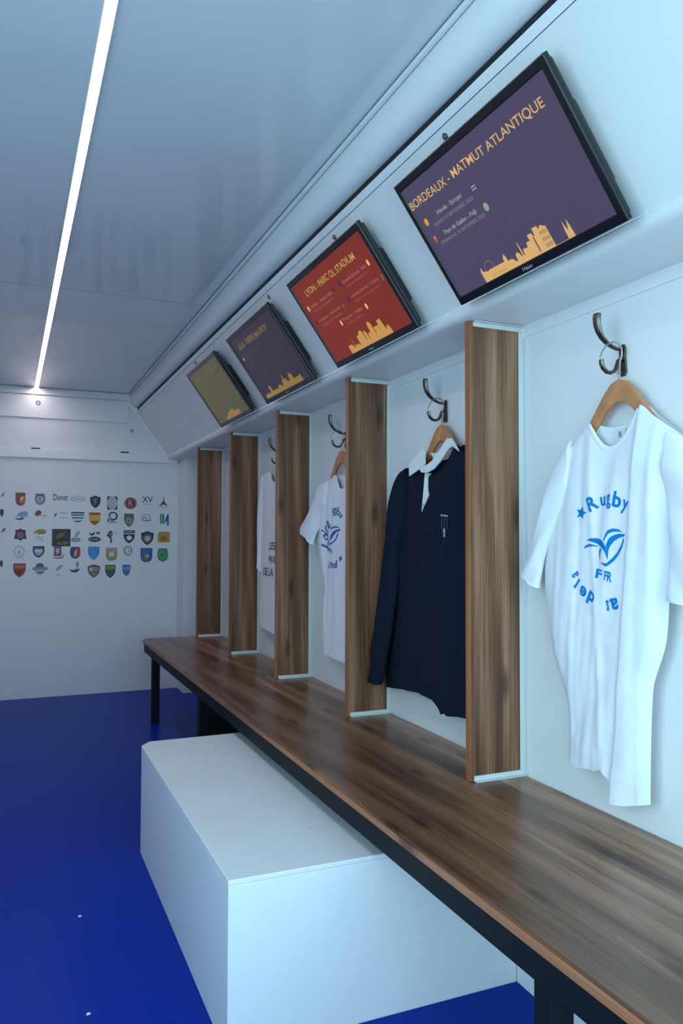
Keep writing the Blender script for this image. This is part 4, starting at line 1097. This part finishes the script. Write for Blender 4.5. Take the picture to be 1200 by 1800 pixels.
LG = [
 ([('leaf', '8A8A92', 0, 0, 1, .8)], 'small grey swirl emblem cut by the frame edge, top row of the sticker wall'),
 ([('uform', '8C4A2E', 0, 0, 1, 1), ('rect', 'C46A35', .22, -.05, .5, .6), ('leaf', 'F0E8E0', .12, .02, .36, .42)], 'orange-brown shield emblem with a small white bird'),
 ([('barrel', '8F87A3', 0, 0, 1, 1), ('rect', '5F587A', 0, .36, .72, .12), ('disc', 'C6BFD2', 0, -.02, .6, .5), ('T:R', '6B4F74', 0, -.02, .28, .32)], 'greyish-lilac crest emblem with a round centre'),
 ([('T:Donet', '34343E', 0, -.05, 1, .9)], 'dark handwritten word emblem in the top row'),
 ([('ringthin', 'A6A6B2', 0, 0, 1, .9), ('T:cvac', '8C8C9A', 0, .0, .6, .34)], 'faint grey oval emblem with thin lettering, top row'),
 ([('crest', '24262E', 0, 0, 1, 1), ('bolt', '6D7078', 0, -.02, .5, .6)], 'black shield emblem with grey mark in the top row'),
 ([('rect', '26282F', 0, 0, 1, 1), ('disc', 'C9CCD4', 0, 0, .98, .98), ('ringthin', '7C7F89', 0, 0, .7, .7), ('T:A', '8B8E98', 0, 0, .3, .36)], 'black cornered square emblem with a white disc'),
 ([('disc', '7A1F33', 0, 0, 1, 1), ('ringthin', 'B86A78', 0, 0, .82, .82), ('T:R', 'C9A9AE', 0, 0, .34, .5)], 'round burgundy emblem with a pale letter'),
 ([('T:XV', '2F3440', 0, .1, .9, .7), ('rect', 'A07A86', 0, -.45, .8, .05)], 'dark script XV emblem in the top row'),
 ([('tri', '5E3040', 0, -.02, 1, .7), ('rect', '4A6A78', 0, .4, .08, .3), ('rect', 'B9B3BE', 0, -.42, .7, .1)], 'dark red three-legged emblem topped by a thin mast'),
 ([('crest', '2A2C36', 0, 0, 1, 1)], 'dark shield emblem cut by the frame edge, second row'),
 ([('wing', '7FA3C4', .05, .05, .9, .8), ('boat', '2F6691', -.15, -.3, .7, .4)], 'blue wave-and-bird emblem in the second row'),
 ([('wing', '7A3434', -.2, .05, .6, .9), ('disc', 'B0675C', -.18, .0, .22, .3), ('T:rr', '6F6F78', .34, -.2, .26, .3)], 'dark red ball emblem with tiny grey letters'),
 ([('T:rugby', '9A9AA4', .2, .28, .55, .34), ('leaf', '4A4A55', -.34, 0, .2, .6), ('rect', 'A9A9B2', .22, -.35, .55, .1)], 'grey leaf-and-lettering emblem in the second row'),
 ([('shield', 'DDE4EA', 0, 0, 1, 1), ('rect', '2E4E6C', 0, .43, 1, .14), ('rect', '3B82A6', 0, .22, .98, .14), ('rect', '2E6F96', 0, -.03, .86, .12), ('boat', '22506E', 0, -.3, .6, .24)], 'blue and white striped shield emblem'),
 ([('shield', 'C8552F', 0, 0, 1, 1), ('rect', '9A4E3A', 0, .43, 1, .14), ('rect', 'E0B03A', 0, .08, 1, .44), ('rect', 'B0472E', 0, -.2, .8, .1)], 'red and yellow banded shield emblem'),
 ([('ring', '20222A', .05, .12, .9, .75), ('rect', 'A5AABA', -.25, .0, .3, .34), ('T:RSC', '20222A', 0, -.3, .95, .36)], 'black outline emblem with bold letters in the second row'),
 ([('shield', '2F7A5E', 0, 0, 1, 1), ('barrel', '8A6F66', 0, -.04, .8, .62), ('ring', 'B9A9A0', 0, -.04, .5, .4)], 'green shield emblem with a brownish centre'),
 ([('ringthin', '7B7B92', 0, 0, .9, 1), ('T:RC', '6B6B84', 0, .02, .5, .3), ('rect', '8F8FA4', 0, -.34, 1, .14)], 'faint grey-violet oval emblem in the second row'),
 ([('rect', 'E6EAEE', 0, 0, 1, 1), ('rect', '3E9A58', -.3, .08, .18, .8), ('rect', '2E8A4C', -.06, .08, .2, .8), ('leaf', '2F5DA8', .28, .06, .42, .84), ('rect', '2A3E8C', .42, 0, .14, .96)], 'square emblem of green and blue bars at the right end'),
 ([('leaf', '8F5A74', 0, 0, 1, 1)], 'pinkish stroke emblem cut by the frame edge, third row'),
 ([('bell', '4A2438', 0, 0, 1, 1), ('barrel', '7A5F66', 0, -.06, .52, .56), ('ringthin', 'A88A90', 0, -.06, .4, .42)], 'maroon bell-shaped crest emblem'),
 ([('wing', 'B8863C', 0, .2, 1, .5), ('leaf', '5F8A4C', .25, .16, .5, .3), ('T:TRC', '9A9AA0', 0, -.3, .6, .3)], 'orange and green winged emblem over grey letters'),
 ([('rect', '33342C', 0, 0, 1, 1), ('leaf', '6F6A38', -.05, .12, .6, .5), ('T:RUGBY', 'A8984A', .12, -.32, .6, .16), ('rect', '4A3A48', -.44, 0, .08, 1)], 'large dark square emblem with gold markings'),
 ([('leaf', 'A4A7B0', .1, .15, .6, .7), ('barrel', '8A8D98', 0, -.3, .9, .36), ('T:xv', 'C8CAD2', 0, -.3, .5, .2)], 'pale grey sketch emblem beside the dark square'),
 ([('boat', '34363F', -.2, .25, .5, .4), ('disc', '3A3C46', 0, -.25, 1, .45), ('T:RUGBY', 'B8BBC6', 0, -.25, .7, .14), ('rect', '6A6C78', .28, .28, .3, .2)], 'black and grey oval ball emblem'),
 ([('horse', '5A322C', -.12, 0, .76, 1), ('disc', 'B0897C', -.05, .2, .18, .18), ('rect', 'A9A2AA', .36, .3, .28, .06)], 'brown prancing animal emblem'),
 ([('shield', '22242E', 0, 0, 1, 1), ('rect', 'BFC4D0', 0, .24, .9, .08), ('star', 'E6E9EE', 0, -.08, .62, .46), ('T:RUGBY', 'C2C6D0', 0, .4, .8, .12)], 'black and white chevron shield emblem'),
 ([('crest', '2A2436', 0, 0, 1, 1), ('crest', '8A7A84', 0, -.06, .66, .6), ('disc', 'C6BEC6', 0, -.04, .34, .34), ('rect', '3E3A5A', 0, .32, .7, .1)], 'dark violet-black pointed shield emblem'),
 ([('rect', 'B8982E', 0, -.05, 1, .8), ('star', '8A6A24', 0, -.06, .7, .6), ('rect', '8F9A5C', 0, .42, .9, .16)], 'mustard yellow wide emblem at the right end'),
 ([('ringthin', 'A2A8B2', 0, .06, .95, .85), ('tri', '6A727E', 0, 0, .3, .4), ('rect', 'A2A8B2', 0, -.46, .7, .06)], 'faint grey ring emblem with a tiny figure'),
 ([('shield', '2F4258', 0, 0, 1, 1), ('shield', '8FB6CC', 0, -.02, .72, .6), ('rect', 'D2DEE6', 0, .1, .6, .16), ('boat', '28405A', 0, -.34, .46, .2)], 'dark and pale blue shield emblem in the fourth row'),
 ([('rect', '7A5A5E', -.04, .1, .6, .8), ('bolt', 'D6C4C4', -.02, .05, .4, .5), ('boat', '8A4448', 0, -.4, .9, .2), ('leaf', '5A5A66', .42, -.3, .14, .36)], 'red and grey crest emblem with a trailing ribbon'),
 ([('barrel', '2F4A80', 0, 0, 1, 1), ('rect', 'C8402E', .27, .05, .44, .68), ('leaf', 'E8E6EA', .02, -.02, .24, .7)], 'blue and red shield emblem split by white'),
 ([('shield', '3C9CD6', 0, 0, 1, 1), ('rect', '2E86C0', 0, .1, .84, .34), ('T:RC', '7FC4EA', 0, .1, .5, .24)], 'bright sky-blue shield emblem'),
 ([('uform', 'C2924A', 0, 0, 1, 1), ('rect', '9AA0A0', 0, .34, .96, .3), ('disc', 'D8D4C0', 0, .0, .5, .36), ('rect', '6FA09A', 0, -.32, .76, .22)], 'amber and grey banded shield emblem'),
 ([('ring', '7AA8B8', 0, 0, 1, 1), ('T:CH', '5F93A6', 0, 0, .7, .44), ('rect', 'A8C0CA', 0, -.62, .4, .08)], 'pale teal round emblem with two letters'),
 ([('uform', '2C4A8C', 0, 0, 1, 1), ('rect', '4468A8', 0, .3, .8, .2), ('wing', 'D2C23C', .04, -.1, .5, .34), ('ringthin', '8FA6D2', -.1, -.1, .6, .5)], 'royal blue shield emblem with a yellow bird'),
 ([('barrel', '3F8C4C', 0, 0, 1, 1), ('rect', '2F8A78', .22, .02, .42, .8), ('ringthin', '6FB07C', -.05, 0, .6, .6)], 'green rounded shield emblem at the right end'),
 ([('disc', '1E3A3C', 0, 0, 1, 1)], 'dark teal emblem cut by the frame edge, bottom row'),
 ([('shield', '9A2E2A', 0, 0, 1, 1), ('rect', 'C0693C', 0, .26, .8, .26), ('star', '6A2028', 0, -.1, .5, .36)], 'deep red shield emblem with an orange top'),
 ([('disc', '4A6472', -.03, .22, .55, .5), ('rect', '7A94A2', 0, .02, 1, .26), ('crest', 'A8B4BC', 0, -.24, .66, .5), ('boat', '33434E', .02, -.26, .4, .2)], 'teal-grey crest emblem with a broad banner'),
 ([('leaf', 'A2A6B2', .1, .15, .7, .6), ('T:rc', '8A90A0', .1, -.42, .4, .14)], 'very faint grey line emblem in the bottom row'),
 ([('boat', '3A3640', -.05, -.2, .95, .5), ('bolt', 'A85648', .22, .22, .3, .55), ('disc', 'C8C4C8', .1, -.05, .2, .2)], 'dark boat-like emblem with a red streak'),
 ([('crest', '6A4A42', 0, 0, 1, 1), ('crest', '9A867E', 0, -.02, .78, .74), ('disc', 'D6D2CC', -.24, .12, .26, .26), ('rect', '7A625A', 0, -.1, .7, .14)], 'brown shield emblem with a pale spot'),
 ([('shield', '33423A', 0, 0, 1, 1), ('rect', '7F9448', 0, .3, .86, .3), ('ring', '6A7A70', 0, -.1, .5, .4)], 'olive-topped blackish green shield emblem'),
 ([('shield', '2E6CA8', 0, 0, 1, 1), ('rect', '7AA6D0', -.2, .16, .3, .3), ('rect', '7AA6D0', .2, .16, .3, .3)], 'small blue pointed shield emblem, last in the bottom row'),
]
for (x, z, w_, h_), (ly, lb) in zip(POS, LG):
    emblem(x, z, w_, h_, ly, lb)
